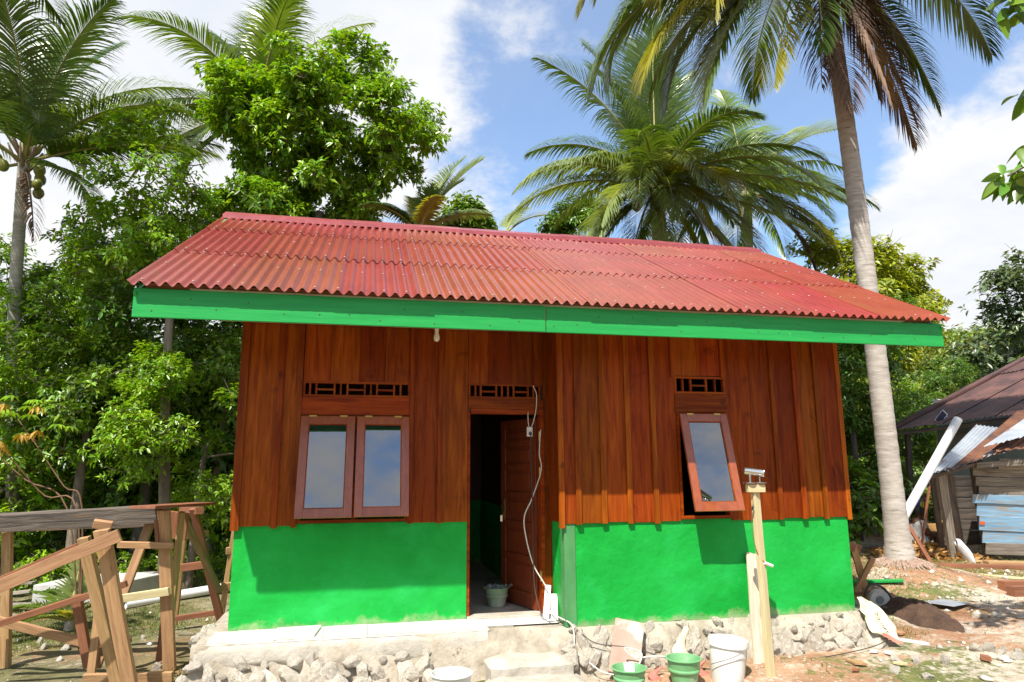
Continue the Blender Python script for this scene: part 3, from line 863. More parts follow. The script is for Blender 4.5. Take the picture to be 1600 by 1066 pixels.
def stone_at(x, y, z, s):
    o = link('stone', rs.choice(rocks), foundation, (x, y, z), (rs.uniform(0, 6), rs.uniform(0, 6), rs.uniform(0, 6)), (s * rs.uniform(.9, 1.4), s * rs.uniform(.7, 1), s * rs.uniform(.6, .9)))
    return o


x = -0.2
while x < 1.8:           # large boulders set in mortar under the porch, smaller ones wedged between
    for zz, yy, s_ in ((-0.19, -0.525, .085), (-0.29, -0.565, .16), (-0.43, -0.61, .18)):
        if rs.random() < 0.95: stone_at(x + rs.uniform(-.07, .07), yy + rs.uniform(-.02, .02), zz + rs.uniform(-.03, .03), s_ * rs.uniform(.7, 1.2))
    if rs.random() < .8: stone_at(x + .08, -.585, rs.uniform(-.5, -.2), rs.uniform(.04, .07))
    x += 0.20
for zz in (-0.14, -.3, -.42):
    for yy in (-.25, 0.0, .3, .65): stone_at(-0.2 + rs.uniform(-.04, .03), yy, zz, .15)
x = 3.1
while x < W + 0.2:
    for zz, yy, s_ in ((-0.07, -0.535, .075), (-0.13, -0.59, .105), (-0.21, -0.64, .125), (-0.31, -0.69, .13)):
        if rs.random() < 0.95: stone_at(x + rs.uniform(-.06, .06), yy + rs.uniform(-.02, .02), zz + rs.uniform(-.03, .03), s_ * rs.uniform(.6, 1.25))
    if rs.random() < .9: stone_at(x + rs.uniform(0, .1), -.62, rs.uniform(-.3, -.1), rs.uniform(.03, .06))
    x += 0.135
for yy in (-.4, -.1, .3, .7):
    for zz in (-.12, -.25): stone_at(W + .12, yy, zz, .14)

# porch tiles
edges = [-0.10, 0.09, 0.46, 0.86, 1.25, 1.64, 2.02, 2.345]
for i, (a, b) in enumerate(zip(edges, edges[1:])):
    j = rs.uniform(-.012, .012)
    MB().box((a + .002, -0.475 + j, -0.018), (b - .002, -0.006, -0.006 + rs.uniform(-.002, .002))).part('porch_tile', tile_w, house, bevel=.0015)
for a, b in ((2.347, 2.68), (2.68, 3.06)):
    MB().box((a + .002, -0.315, -0.019), (b - .002, -0.062, -0.008)).part('porch_tile', tile_w, house, bevel=.0015)
MB().hull([(0.40, -.40, -.004), (0.79, -.40, -.004), (0.83, -.05, -.004), (.44, -.05, -.004)], [(0.40, -.40, .014), (0.79, -.40, .018), (0.83, -.05, .018), (.44, -.05, .014)]).thing('loose_tile', tile_w, 'loose white tile lying on top of the porch tiles', 'tile', bevel=.0015)

# concrete steps below the door
def lump(mb, x0, x1, y0, y1, z0, z1, n=14, m=8, amp=0.02, seed=0):
    b = len(mb.v)
    for i in range(n + 1):
        for j in range(m + 1):
            u, v = i / n, j / m
            ex = min(u, 1 - u, v * 2.0); z = z1 - 0.05 * (1 - float(sstep(ex, 0, 0.12))) + amp * (float(vnoise(u * 7, v * 5, seed)) - .5)
            yy = y0 + (y1 - y0) * v
            mb.v.append((x0 + (x1 - x0) * u + amp * (float(vnoise(v * 5, u * 5, seed + 3)) - .5), yy + (amp * 1.5 * (float(vnoise(u * 8, 3, seed + 1)) - .5) if j == 0 else 0), z))
    for i in range(n):
        for j in range(m):
            a = b + i * (m + 1) + j; mb.f.append((a, a + m + 1, a + m + 2, a + 1))
    # skirt
    base = len(mb.v)
    loop = [b + i * (m + 1) for i in range(n + 1)] + [b + n * (m + 1) + j for j in range(1, m + 1)] + [b + i * (m + 1) + m for i in range(n - 1, -1, -1)] + [b + j for j in range(m - 1, 0, -1)]
    for q in loop: vx = mb.v[q]; mb.v.append((vx[0], vx[1], z0))
    L_ = len(loop)
    for i in range(L_): mb.f.append((loop[i], base + i, base + (i + 1) % L_, loop[(i + 1) % L_]))


st = MB(); lump(st, 2.28, 3.02, -0.86, -0.42, -0.6, -0.20, seed=4); st.part('step', concrete, house, smooth=True, auto=True)
st = MB(); lump(st, 2.22, 3.12, -1.18, -0.80, -0.7, -0.315, seed=8); st.part('step', concrete, house, smooth=True, auto=True)

# --- roof
EY, EZ, RY, RZ = -1.405, 2.866, 1.97, 4.635
SL = math.atan2(RZ - EZ, RY - EY)
sdir = Vector((0, math.cos(SL), math.sin(SL))); snrm = Vector((0, -math.sin(SL), math.cos(SL)))
RX0, RX1 = -0.665, 6.855
rf = MB()
for x in np.arange(-0.45, 6.7, 1.02):
    p = Vector((x, -1.28, EZ - 0.10)); q = Vector((x, RY, RZ - .10)); rf.beam(p + Vector((0, .0, 0.06)) - snrm * .06, q - snrm * .06, 0.05, 0.09, up=snrm)
    rf.beam(Vector((x, BACK + 1.2, EZ - .055)) - Vector((0, 0, .06)), Vector((x, RY + .02, RZ - .16)), 0.05, 0.09)
for s_ in (0.15, 1.0, 1.9, 2.8, 3.65):
    p = Vector((-0.57, EY, EZ)) + sdir * s_ - snrm * 0.035; rf.beam(p, p + Vector((7.3, 0, 0)), 0.05, 0.04, up=snrm)
roof = rf.part('roof', timber_red, house)
pitch, amp = (RX1 - RX0) / 81, 0.019
nw = 8


def sheet_mesh(length, waves, name='roof_sheet', mat=None, seg=8, rows_=3):
    n = waves * seg; V = []; F = []
    for i in range(n + 1):
        x = i * pitch / seg
        z = amp * math.cos(2 * math.pi * x / pitch)
        for j in range(rows_ + 1): V.append((x, length * j / rows_, z))
    for i in range(n):
        for j in range(rows_):
            a = i * (rows_ + 1) + j; F.append((a, a + rows_ + 1, a + rows_ + 2, a + 1))
    return npmesh(name, np.array(V), np.array(F), mat, True)


SLEN = (Vector((0, RY, RZ)) - Vector((0, EY, EZ))).length
row_s = [(0.0, 1.45), (1.34, 2.80), (2.70, SLEN - 0.02)]
eu = Vector((0, math.cos(SL), math.sin(SL))).to_tuple()
meshes = [sheet_mesh(b - a, nw + 1, mat=roof_red) for a, b in row_s]
nails = MB()
ncol = 10
step_x = nw * pitch
for r_, (a, b) in enumerate(row_s):
    for c in range(ncol):
        xx = RX0 + c * step_x + (rs.uniform(-.3, .3) * pitch if False else 0)
        p = Vector((xx, EY, EZ)) + sdir * (a + (rs.uniform(-.012, .012) if r_ else rs.uniform(-.006, .006))) + snrm * (0.008 * r_ + 0.003 * (c % 2) + 0.012)
        o = link('roof_sheet', meshes[r_], roof, p, (SL + rs.uniform(-.0015, .0015), 0, rs.uniform(-.002, .002)))
        for sn in (0.06, (b - a) * 0.5, (b - a) - 0.16):
            for w_ in (1, 3, 5, 7):
                if rs.random() < .72:
                    q = p + Vector((w_ * pitch, 0, 0)) + sdir * (sn + rs.uniform(-.01, .01)) + snrm * (amp)
                    nails.lathe([(0.009, -.002), (0.010, .003), (0.006, .006), (0.0, .007)], 6, q)
tag(nails.part('roof_nail', M('nail_head', (0.6, 0.5, 0.47), rough=0.4, metal=.3), roof), kind='stuff')
bk = sheet_mesh(SLEN + .1, nw + 1, mat=roof_red)
for c in range(ncol):
    xx = RX0 + c * step_x + pitch * (nw + 1)
    link('roof_sheet', bk, roof, Vector((xx, 2 * RY - EY, EZ - 0.02)) + Vector((0, 0, .004 * (c % 2))), (SL, 0, math.pi))
ndx = 5
for i in range(ndx):
    x0 = RX0 + 0.0 + (RX1 - RX0) * i / ndx - (0.06 if i else 0); x1 = RX0 + (RX1 - RX0) * (i + 1) / ndx
    lift = 0.004 * (i % 2)
    cm = MB(); pr = [(-0.235, -0.115), (-0.23, -0.062), (-0.05, 0.03), (0, 0.045), (0.05, 0.03), (0.23, -0.062), (0.235, -0.115)]
    nseg = 12
    for s_ in range(nseg + 1):
        x = x0 + (x1 - x0) * s_ / nseg
        for y, z in pr: cm.v.append((x, RY + y, RZ + z + lift + 0.03 + 0.006 * (float(vnoise(x * 3, y * 8, 41)) - .5)))
    for s_ in range(nseg):
        for j in range(len(pr) - 1): a = s_ * 7 + j; cm.f.append((a, a + 7, a + 8, a + 1))
    cm.part('ridge_cap', roof_cap, roof, smooth=True, auto=True)
for x0, x1, dz in ((-0.635, 2.69, 0.0), (2.698, 6.825, -0.006)):
    p = Vector((x0, -1.312, 2.742 + dz * .5)); q = Vector((x1, -1.312, 2.742 + dz * .5))
    board('fascia_board', p, q, 0.232, 0.026, green_board, roof, up=(0, -1, 0), bevel=.003)
fn = MB()
for k_ in range(30):
    x = -.5 + 7.2 * k_ / 29 + rs.uniform(-.05, .05); z = rs.choice((2.67, 2.70, 2.78)) + rs.uniform(-.01, .01)
    fn.lathe([(0, .0025), (.006, .002), (.007, 0)], 6, (x, -1.3255, z), Matrix.Rotation(rad(90), 3, 'X'))
tag(fn.part('fascia_nail', M('rusty_nail', (0.06, 0.05, 0.03), rough=.7), roof), kind='stuff')
for x in (-0.622, 6.812):
    a = Vector((x, -1.299, EZ - .13)); b = Vector((x, RY, RZ - .08))
    board('barge_board', a + Vector((0, 0.002, 0)), b, 0.19, 0.024, green_board, roof, up=(1, 0, 0), bevel=.003)
MB().box((-0.24, -1.297, 2.872), (6.42, -0.052, 2.88)).part('soffit', cream, house)

# ==================================================================== things on and around the house
b = Vector((1.845, -0.25, 2.872))
lb = empty('light_bulb', b, 'white light bulb in a holder under the eave', 'light bulb')
MB().lathe([(0, 0), (.042, 0), (.04, -.018), (.022, -.03), (.021, -.065), (.0, -.065)], 16, b).part('lamp_holder', plastic_w, lb, smooth=True, auto=True)
MB().lathe([(0.017, -.064), (.019, -.085), (.027, -.11), (.031, -.135), (.027, -.158), (.014, -.17), (0, -.172)], 16, b).part('bulb', bulb_m, lb, smooth=True)

# socket box hanging in the doorway with its cords
sb_ = Vector((2.845, -0.06, 1.79))
sk = empty('power_socket', sb_, 'cream double power socket hanging by its cord in the doorway', 'socket')
MB().box((2.815, -0.075, 1.765), (2.875, -0.04, 1.865)).part('housing', cord_w, sk, bevel=.006)
pm = MB(); pm.lathe([(.0, .004), (.02, .004), (.022, 0)], 14, (2.845, -.078, 1.84), Matrix.Rotation(rad(90), 3, 'X')); pm.part('socket_face', plastic_w, sk)
pm = MB(); pm.lathe([(.0, .02), (.014, .02), (.018, 0)], 12, (2.845, -.076, 1.795), Matrix.Rotation(rad(90), 3, 'X')); pm.part('plug', dark_pl, sk)
cm = MB().tube(cable([(2.895, -.03, 2.30), (2.925, -.05, 2.2), (2.915, -.06, 2.05), (2.885, -.065, 1.92), (2.862, -.06, 1.866)]), .0055, 6)
cm.tube(cable([(2.835, -.035, 2.02), (2.83, -.05, 1.95), (2.836, -.055, 1.866)]), .0045, 6)
cm.thing('extension_cord', cord_w, 'short white cord running from the door vent to the socket', 'cord', smooth=True)
MB().tube(cable([(2.968, -.045, 1.84), (2.945, -.06, 1.6), (2.962, -.06, 1.42), (2.86, -.07, 1.14), (2.775, -.075, .95), (2.80, -.075, .72), (2.87, -.08, .48), (2.955, -.11, .33), (3.0, -.16, .23), (3.01, -.23, .1), (2.985, -.25, .06),
                 (3.06, -.42, .035), (3.1, -.56, .02), (3.115, -.60, -.05), (3.12, -.63, -.2), (3.2, -.72, -.27), (3.32, -.85, -.34), (3.5, -1.0, -.32), (3.62, -.98, -.17), (3.48, -.93, -.12), (3.56, -.96, -.2), (3.8, -.98, -.2), (4.2, -.97, -.3)]), .0065, 6).thing('white_cable', cord_w, 'long white cable trailing down the door and over the stones', 'cable', smooth=True)
MB().tube(cable([(2.848, -.09, 1.78), (2.852, -.08, 1.5), (2.86, -.085, 1.1), (2.862, -.09, .6), (2.87, -.12, .25), (2.92, -.28, .012), (3.05, -.40, .012), (3.16, -.60, -.04), (3.3, -.70, -.13), (3.6, -.80, -.16), (3.9, -.86, -.25), (4.3, -.93, -.35), (5.0, -.96, -.33), (5.6, -.92, -.31), (6.1, -.85, -.27), (6.4, -.7, -.24)]), .0045, 6).thing('black_cable', cord_d, 'thin dark cable running from the socket over the stone footing', 'cable', smooth=True)

# white offcuts leaning by the door
board('white_offcut', (2.955, -.20, -.006), (3.02, -.06, .285), .06, .02, tile_w, None, up=(-.25, -1, 0), label='taller white strip leaning on the door jamb', cat='offcut')
board('white_offcut', (3.015, -.30, -.012), (3.058, -.13, .21), .07, .02, tile_w, None, up=(-.25, -1, 0), label='shorter white strip leaning beside the green corner', cat='offcut')


def bucket(loc, r_top, r_bot, h, mat, name, label, rim=.012, bands=1, tilt=None, inside=None):
    e = empty(name, loc, label, 'bucket')
    T = tilt or Matrix.Identity(3)
    pr = [(0, 0.002), (r_bot * .98, 0.0), (r_bot, .004)]
    for k_ in range(1, 7):
        t = k_ / 6; r_ = r_bot + (r_top - r_bot) * t
        pr.append((r_, h * t))
    if bands:
        pr.insert(-2, (r_top * .93, h * .66)); pr.sort(key=lambda a: a[1])
    pr += [(r_top + rim, h), (r_top + rim, h + .006), (r_top - .002, h + .008), (r_top - .006, h - .004), (r_bot - .004, h * .12), (0, h * .1)]
    mb = MB().lathe(pr, 28, loc, T); mb.part('bucket_body', mat, e, smooth=True, auto=True)
    for k_ in range(bands):
        zb = h * (0.58 - .3 * k_); rr = r_bot + (r_top - r_bot) * (zb / h)
        MB().lathe([(rr - .002, zb - .014), (rr + .009, zb - .01), (rr + .011, zb + .012), (rr + .004, zb + .018)], 28, loc, T).part('band', mat, e, smooth=True)
    return e, T


e, T = bucket(Vector((2.60, 0.50, -0.002)), .125, .09, .19, plastic_gd, 'cement_bucket', 'cement stained bucket full of tools inside the doorway', bands=1)
tm = MB()
for i in range(9):
    a = rs.uniform(0, 6.28); r_ = rs.uniform(.02, .1)
    tm.beam((2.6 + r_ * math.cos(a), .5 + r_ * math.sin(a), .10), (2.6 + 1.35 * r_ * math.cos(a + .3), .5 + 1.35 * r_ * math.sin(a + .3), .2 + rs.uniform(0, .03)), .025, .012)
tm.part('tool', grey_pl, e)
MB().tube([(2.47, .44, .19), (2.44, .41, .215)], .012, 6).tube([(2.72, .46, .195), (2.76, .45, .225)], .013, 6).part('tool_handle', timber_dark, e)

gz = lambda x, y: ground_z(x, y)
P1 = on_ground(985, 1080); P1 = Vector((3.40, -1.22, 0)); P1.z = gz(P1.x, P1.y) - .005
e, T = bucket(P1, .138, .10, .19, plastic_g, 'mixing_bucket', 'green mixing bucket holding a white scrap beside the steps', bands=1)
MB().hull([P1 + Vector((-.03, -.02, .08)), P1 + Vector((.05, -.02, .08)), P1 + Vector((.05, 0, .08)), P1 + Vector((-.03, 0, .08))], [P1 + Vector((-.035, .02, .225)), P1 + Vector((.055, .02, .225)), P1 + Vector((.055, .04, .225)), P1 + Vector((-.035, .04, .225))]).thing('white_scrap', plastic_w, 'white scrap standing in the green bucket by the steps', 'scrap')
P2 = Vector((3.90, -1.22, 0)); P2.z = gz(P2.x, P2.y) + .005
e, T = bucket(P2, .142, .10, .215, plastic_g, 'mixing_bucket', 'green mixing bucket in front of the empty cement sack', bands=1)
P3 = Vector((4.33, -1.16, 0)); P3.z = gz(P3.x, P3.y) - .05
tl = Matrix.Rotation(rad(5), 3, 'Y')
wb = empty('paint_bucket', P3, 'white paint bucket with a wire handle beside the post', 'bucket')
MB().lathe([(0, 0), (.138, 0), (.14, .004), (.158, .29), (.158, .30), (.172, .302), (.174, .335), (.170, .36), (.164, .362), (.16, .34), (.14, .02), (0, .015)], 36, P3, tl).part('bucket_body', plastic_w, wb, smooth=True, auto=True)
hp = [P3 + tl @ (Vector((.176 * math.cos(a), .176 * math.sin(a), .318 - .20 * math.sin(t)))) for a, t in [(rad(160 + 150 * k_ / 12), math.pi * k_ / 12 * .62) for k_ in range(13)]]
hp = [P3 + tl @ Vector((-.172 + .344 * k_ / 14 * .72, -.176 - .02, .14 + .17 * k_ / 14)) for k_ in range(15)]
hp = [P3 + tl @ Vector((.180 * math.cos(rad(190 + 110 * k_ / 14)), .182 * math.sin(rad(190 + 110 * k_ / 14)), .15 + .165 * k_ / 14)) for k_ in range(15)]
MB().tube(hp, .0035, 6).part('handle', grey_pl, wb, smooth=True)
def patch(a0, a1, z0, z1, mat, name):
    mb = MB(); n = 8
    for k_ in range(n + 1):
        a = rad(a0 + (a1 - a0) * k_ / n)
        for z in (z0, z1):
            r_ = .1405 + .018 * z / .29 + .0012
            p = P3 + tl @ Vector((r_ * math.cos(a), r_ * math.sin(a), z)); mb.v.append(tuple(p))
    for k_ in range(n): mb.f.append((2 * k_, 2 * k_ + 2, 2 * k_ + 3, 2 * k_ + 1))
    mb.part(name, mat, wb, smooth=True)


patch(318, 350, .10, .275, lid_lime, 'printed_label'); patch(316, 344, .045, .10, pink_print, 'printed_label')
P4 = Vector((1.93, -1.02, 0)); P4.z = -.50
e, T = bucket(P4, .165, .13, .29, plastic_w, 'plastic_pail', 'empty cream pail standing before the stone footing', bands=0)

# brown paver leaning on the stones
board('paver_slab', (3.47, -.90, -.36), (3.65, -.64, .03), .27, .05, paver_m, None, up=(-.35, -1, .45), bevel=.006, label='brown cement smeared slab leaning on the stone footing', cat='slab')

# crumpled sack in front of the stones
def crumple(name, P, mat, label, cat, hgt, wid, seed):
    mb = MB(); n, m = 16, 12
    for i in range(n + 1):
        v = i / n
        for j in range(m):
            a = 2 * math.pi * j / m
            w = wid * (0.55 + .5 * math.sin(math.pi * min(1, v * 1.15 + .12)) ** 1.3) * (1 - v) ** 0.45 + 0.012
            nz = 1 + .75 * (float(vnoise(math.cos(a) * 2 + 5, v * 5 + math.sin(a) * 2, seed)) - .5) + .4 * (float(vnoise(math.cos(a) * 5 + 9, v * 9 + math.sin(a) * 4, seed + 2)) - .5)
            mb.v.append((P.x + w * nz * math.cos(a) + .07 * v * v + .03 * math.sin(v * 8), P.y + .42 * w * nz * math.sin(a) + .10 * v, P.z + hgt * v + .01 * nz))
    for i in range(n):
        for j in range(m):
            a = i * m + j; b_ = i * m + (j + 1) % m; mb.f.append((a, b_, b_ + m, a + m))
    return mb.thing(name, mat, label, cat, smooth=True)


crumple('cement_sack', Vector((4.02, -.95, -.40)), sack_m, 'crumpled yellowish cement sack standing behind a green bucket', 'sack', .40, .085, 3)
crumple('sack_scrap', Vector((4.12, -1.06, -.41)), sack_red, 'red printed sack scrap on the ground by the white paint bucket', 'scrap', .14, .07, 9)
crumple('sack_scrap', Vector((3.70, -1.08, -.42)), sack_red, 'red and cream sack scrap between the two green buckets', 'scrap', .13, .05, 12)

# sack hung over the right corner of the footing, with printed letters
sm = MB(); n, m = 22, 14
SKO = Vector((6.18, -.52, 0.02))


def sackp(u, v):
    # u across (0..1), v down (0..1)
    top = Vector((6.15, -.50, .115)) + Vector((.16, -.02, -.03)) * u
    p = top + Vector((.02 + .10 * u * v, -.20 * v - .05 * u * v, -.36 * v * (.85 + .15 * u)))
    p.z += .015 * math.sin(v * 13 + u * 5); p.y += .05 * (float(vnoise(u * 4, v * 6, 51)) - .5) - .03
    p.x += .05 * math.sin(v * 3.0) * u
    return p


for i in range(n + 1):
    for j in range(m + 1): sm.v.append(tuple(sackp(i / n, j / m)))
for i in range(n):
    for j in range(m): a = i * (m + 1) + j; sm.f.append((a, a + m + 1, a + m + 2, a + 1))
sko = sm.thing('printed_sack', sack_m, 'yellowish sack with printed letters draped over the house footing corner', 'sack', smooth=True)
md = sko.modifiers.new('thick', 'SOLIDIFY'); md.thickness = .004
sm = MB()
for i in range(6):
    for j in range(2): sm.v.append(tuple(sackp(.35 + .65 * i / 5, .92 + .085 * j) + Vector((0, -.008, 0))))
for i in range(5): a = 2 * i; sm.f.append((a, a + 2, a + 3, a + 1))
sm.part('red_print', sack_red, sko, smooth=True)
for i, ch in enumerate('SPMICC'):
    cu = bpy.data.curves.new('letter', 'FONT'); cu.body = ch; cu.size = .055; cu.extrude = .0006; cu.materials.append(ink); cu.align_x = 'CENTER'
    v_ = .86 - i * .095; p = sackp(.62, v_) + Vector((0.0, -.012, 0))
    t_ = (sackp(.62, v_ - .05) - sackp(.62, v_ + .05)).normalized()      # reading direction, up the sack
    nn = Vector((.25, -1, .15)); nn = (nn - t_ * nn.dot(t_)).normalized(); up_ = nn.cross(t_)
    tmp = bpy.data.objects.new('letter', cu); COL.objects.link(tmp)
    me = tmp.to_mesh().copy(); bpy.data.objects.remove(tmp)
    if not me.materials: me.materials.append(ink)
    o = bpy.data.objects.new('letter', me); COL.objects.link(o); o.parent = sko
    o.rotation_euler = Matrix((t_, up_, nn)).transposed().to_euler(); o.location = p - sko.location

# post with the steel camera lamp
pb = Vector((4.70, -1.25, gz(4.7, -1.25) - .1)); pt = Vector((4.70, -1.19, 1.225))
post = empty('wooden_post', pb, 'leaning pale wooden post carrying the steel camera', 'post')
board('upright', pb, pt, .075, .045, timber_pale, post, up=(0.35, -1, 0))
xd = Vector((.93, -.36, 0))
xd = Vector((.985, -.17, 0))
board('cross_block', pt - xd * .085 + Vector((0, -.02, .03)), pt + xd * .075 + Vector((0, -.02, .03)), .07, .07, timber_pale, post, up=(0, 0, 1))
c0 = pt + Vector((-.005, -.02, .075))
sc_ = empty('security_camera', c0, 'steel tube security camera bolted on the wooden post', 'camera')
MB().lathe([(0, 0), (.062, 0), (.062, .008), (.05, .012), (0, .012)], 24, c0 + xd * -.045).lathe([(0, 0.001), (.058, 0.001), (.058, .009), (.045, .013), (0, .013)], 24, c0 + xd * .05).part('mounting_plate', chrome, sc_, smooth=True, auto=True)
MB().tube([c0 + xd * -.045 + Vector((0, 0, .01)), c0 + xd * -.045 + Vector((0, 0, .09))], .011, 12).tube([c0 + xd * .045 + Vector((0, 0, .01)), c0 + xd * .045 + Vector((0, 0, .07))], .007, 10).part('stand', chrome, sc_, smooth=True, auto=True)
ax = (xd * .16 + Vector((.0, -.075, -.028))).normalized(); cc = c0 + Vector((0, 0, .105))
q1, q2 = cc - ax * .085, cc + ax * .085
MB().tube([q1 - ax * .004, q1, q1 + ax * .004, q2 - ax * .012, q2 - ax * .006, q2], [.022, .034, .037, .037, .040, .040], 24).part('body', chrome, sc_, smooth=True, auto=True)
MB().tube([q2 + ax * .0005, q2 + ax * .003], [.031, .03], 20).part('lens', dark_pl, sc_, smooth=True, auto=True)
MB().tube([q2 + ax * .003, q2 + ax * .006], [.016, .012], 16).part('lens_glass', glass, sc_)
wp = [pt + Vector((-.05, -.03, 0)), pt + Vector((-.055, -.045, -.10)), pt + Vector((-.075, -.04, -.2)), pt + Vector((-.075, -.04, -.38)), pt + Vector((-.03, -.04, -.56)), pt + Vector((.04, -.05, -.635))]
cw = MB().tube(cable(wp), .003, 5).thing('camera_wire', M('red_brown_wire', (0.2, 0.05, 0.04), rough=.5), 'thin red wire hanging from the camera beside the post', 'wire', smooth=True)
MB().tube([wp[1] + Vector((-.002, 0, -.03)), wp[1] + Vector((-.012, 0, -.065))], [.011, .009], 8).part('bead', dark_pl, cw)
MB().tube([wp[-1] + Vector((-.02, -.002, .01)), wp[-1] + Vector((.055, 0, -.02))], .014, 8).part('connector', plastic_w, cw)
# plank leaning on the wall behind the post
board('leaning_plank', (4.81, -.95, -.39), (5.06, -.515, .575), .19, .025, ply, None, up=(.1, -1, .25), label='dusty pale plank leaning against the green wall behind the post', cat='plank', wob=.002)

# ==================================================================== timber trestles on the left
TOCAM = -FW


def bp(name, a, b, w, t, mat, parent=None, up=None, **k):
    return board(name, at(*a), at(*b), w, t, mat, parent, up=up or TOCAM, **k)


def ground_under(px, depth, dz=0.0):
    p = at(px, 900, depth); return Vector((p.x, p.y, gz(p.x, p.y) + dz))


ta = empty('timber_trestle', ground_under(190, 5.9), 'leaning frame of two broad timber legs with long sloping rails', 'trestle')
bp('leg', (159, 828, 5.75), (207, 1092, 5.85), .125, .045, timber, ta, wob=.003)
bp('leg', (131, 840, 5.97), (189, 1092, 6.05), .10, .06, timber, ta, wob=.003)
bp('block', (146, 818, 5.85), (175, 822, 5.9), .07, .05, timber, ta)
bp('rail', (-60, 941, 5.52), (187, 836, 5.69), .105, .03, timber, ta, wob=.003)
bp('rail', (-60, 932, 6.2), (123, 852, 6.12), .05, .05, timber_red, ta)
bp('brace', (-40, 987, 6.10), (198, 912, 6.16), .055, .04, timber_red, ta)
bp('foot_rail', (131, 1061, 6.12), (270, 1057, 6.12), .085, .04, timber, ta)
bp('stay', (172, 920, 6.2), (192, 1090, 6.2), .035, .03, timber_red, ta)
bp('stay', (158, 925, 6.4), (140, 1075, 6.3), .075, .03, timber, ta)
tb = empty('work_trestle', ground_under(250, 6.7), 'tall work trestle with a flat board nailed on top', 'trestle')
bp('leg', (256, 797, 6.62), (265, 1046, 6.68), .115, .05, timber, tb, wob=.003)
bp('leg', (238, 808, 6.9), (150, 1043, 6.5), .085, .04, timber, tb)
bp('leg', (284, 800, 7.0), (268, 958, 7.05), .055, .05, timber, tb)
bp('leg', (262, 930, 7.1), (248, 1043, 7.0), .07, .04, timber_red, tb)
bp('crossbar', (184, 851, 6.56), (271, 853, 6.57), .06, .03, timber, tb)
bp('crossbar', (186, 936, 6.58), (264, 924, 6.58), .075, .03, timber_pale, tb)
bp('back_board', (278, 800, 7.2), (272, 842, 7.2), .24, .025, timber_red, tb)
board('top_board', at(222, 793, 6.35), at(318, 787, 7.35), .26, .028, timber_red, tb, up=(0, 0, 1), wob=.003)
bp('peg', (244, 812, 6.6), (246, 849, 6.58), .03, .03, timber_red, tb)
tc2 = empty('sawhorse', ground_under(320, 7.9), 'sawhorse with a mossy diagonal brace behind the tall trestle', 'sawhorse')
bp('leg', (302, 795, 7.5), (350, 990, 7.93), .085, .04, timber_red, tc2)
bp('leg', (291, 800, 7.9), (272, 975, 8.2), .075, .04, timber, tc2)
bp('brace', (289, 812, 7.42), (343, 925, 7.75), .075, .03, mossy, tc2)
bp('crossbar', (281, 838, 7.5), (326, 833, 7.7), .07, .03, timber, tc2)
bp('crossbar', (278, 888, 7.9), (322, 882, 7.9), .085, .03, timber_red, tc2)
bp('crossbar', (266, 968, 7.9), (346, 956, 7.86), .06, .03, timber_red, tc2)
bp('ridge_beam', (286, 798, 7.9), (312, 798, 7.5), .09, .08, timber_red, tc2, up=(0, 0, 1))
td = empty('ladder_frame', ground_under(350, 8.4), 'narrow timber frame with two rungs tucked behind the house corner', 'frame')
bp('leg', (371, 800, 8.3), (346, 962, 8.4), .06, .04, timber, td)
bp('leg', (392, 800, 8.5), (388, 962, 8.5), .06, .04, timber, td)
bp('rung', (353, 861, 8.3), (392, 857, 8.45), .08, .03, timber, td)
bp('rung', (345, 917, 8.3), (392, 914, 8.45), .09, .03, timber, td)
te = empty('low_stand', ground_under(130, 6.5), 'low reddish timber stand with a slanting lower rail', 'stand')
bp('leg', (119, 930, 6.42), (139, 1043, 6.4), .085, .05, timber_red, te)
bp('rail', (-40, 961, 6.5), (128, 1003, 6.46), .085, .03, timber, te)
bp('rail', (128, 1012, 6.48), (205, 1000, 6.5), .05, .03, timber_red, te)
bp('leg', (-30, 935, 6.55), (-34, 1040, 6.55), .08, .05, timber_red, te)
db = empty('heavy_beam', at(120, 815, 6.75), 'heavy weathered dark beam lying across the trestles', 'beam')
bp('beam', (-90, 822, 6.6), (252, 803, 6.78), .165, .10, timber_dark, db, wob=.006)
bp('beam', (-60, 822, 6.95), (232, 813, 6.98), .13, .06, timber_dark, db, wob=.006)
bp('rest', (12, 830, 6.8), (8, 1075, 6.8), .09, .05, timber, empty('support_post', ground_under(8, 6.8), 'plain timber post holding up the heavy dark beam', 'post'))

# grey slab, pipe, old boards
s1, s2 = on_ground(48, 948), on_ground(196, 940)
d_ = (s2 - s1); d_.z = 0; L_ = d_.length; d_.normalize(); nrm_ = Vector((-d_.y, d_.x, 0))
sz = gz(s1.x, s1.y)
lo = [s1 + Vector((0, 0, -.15 - s1.z + sz)), s1 + d_ * L_, s1 + d_ * L_ + nrm_ * .9 + d_ * .5, s1 + nrm_ * .9 + d_ * .35]
lo = [Vector((p.x, p.y, sz - .1)) for p in lo]; hi = [Vector((p.x, p.y, sz + .30)) for p in lo]
MB().hull(lo, hi).thing('concrete_slab', slab_m, 'raised grey concrete slab on the grass behind the trestles', 'slab', bevel=.012)
a_, b_ = on_ground(196, 952), on_ground(392, 918)
MB().tube([a_ + Vector((0, 0, .07)), b_ + Vector((0, 0, .07))], .068, 16, cap=False).tube([b_ + Vector((0, 0, .07)), a_ + Vector((0, 0, .07))], .058, 16, cap=False).thing('drain_pipe', pvc, 'white plastic pipe lying on the ground behind the sawhorse', 'pipe', smooth=True)
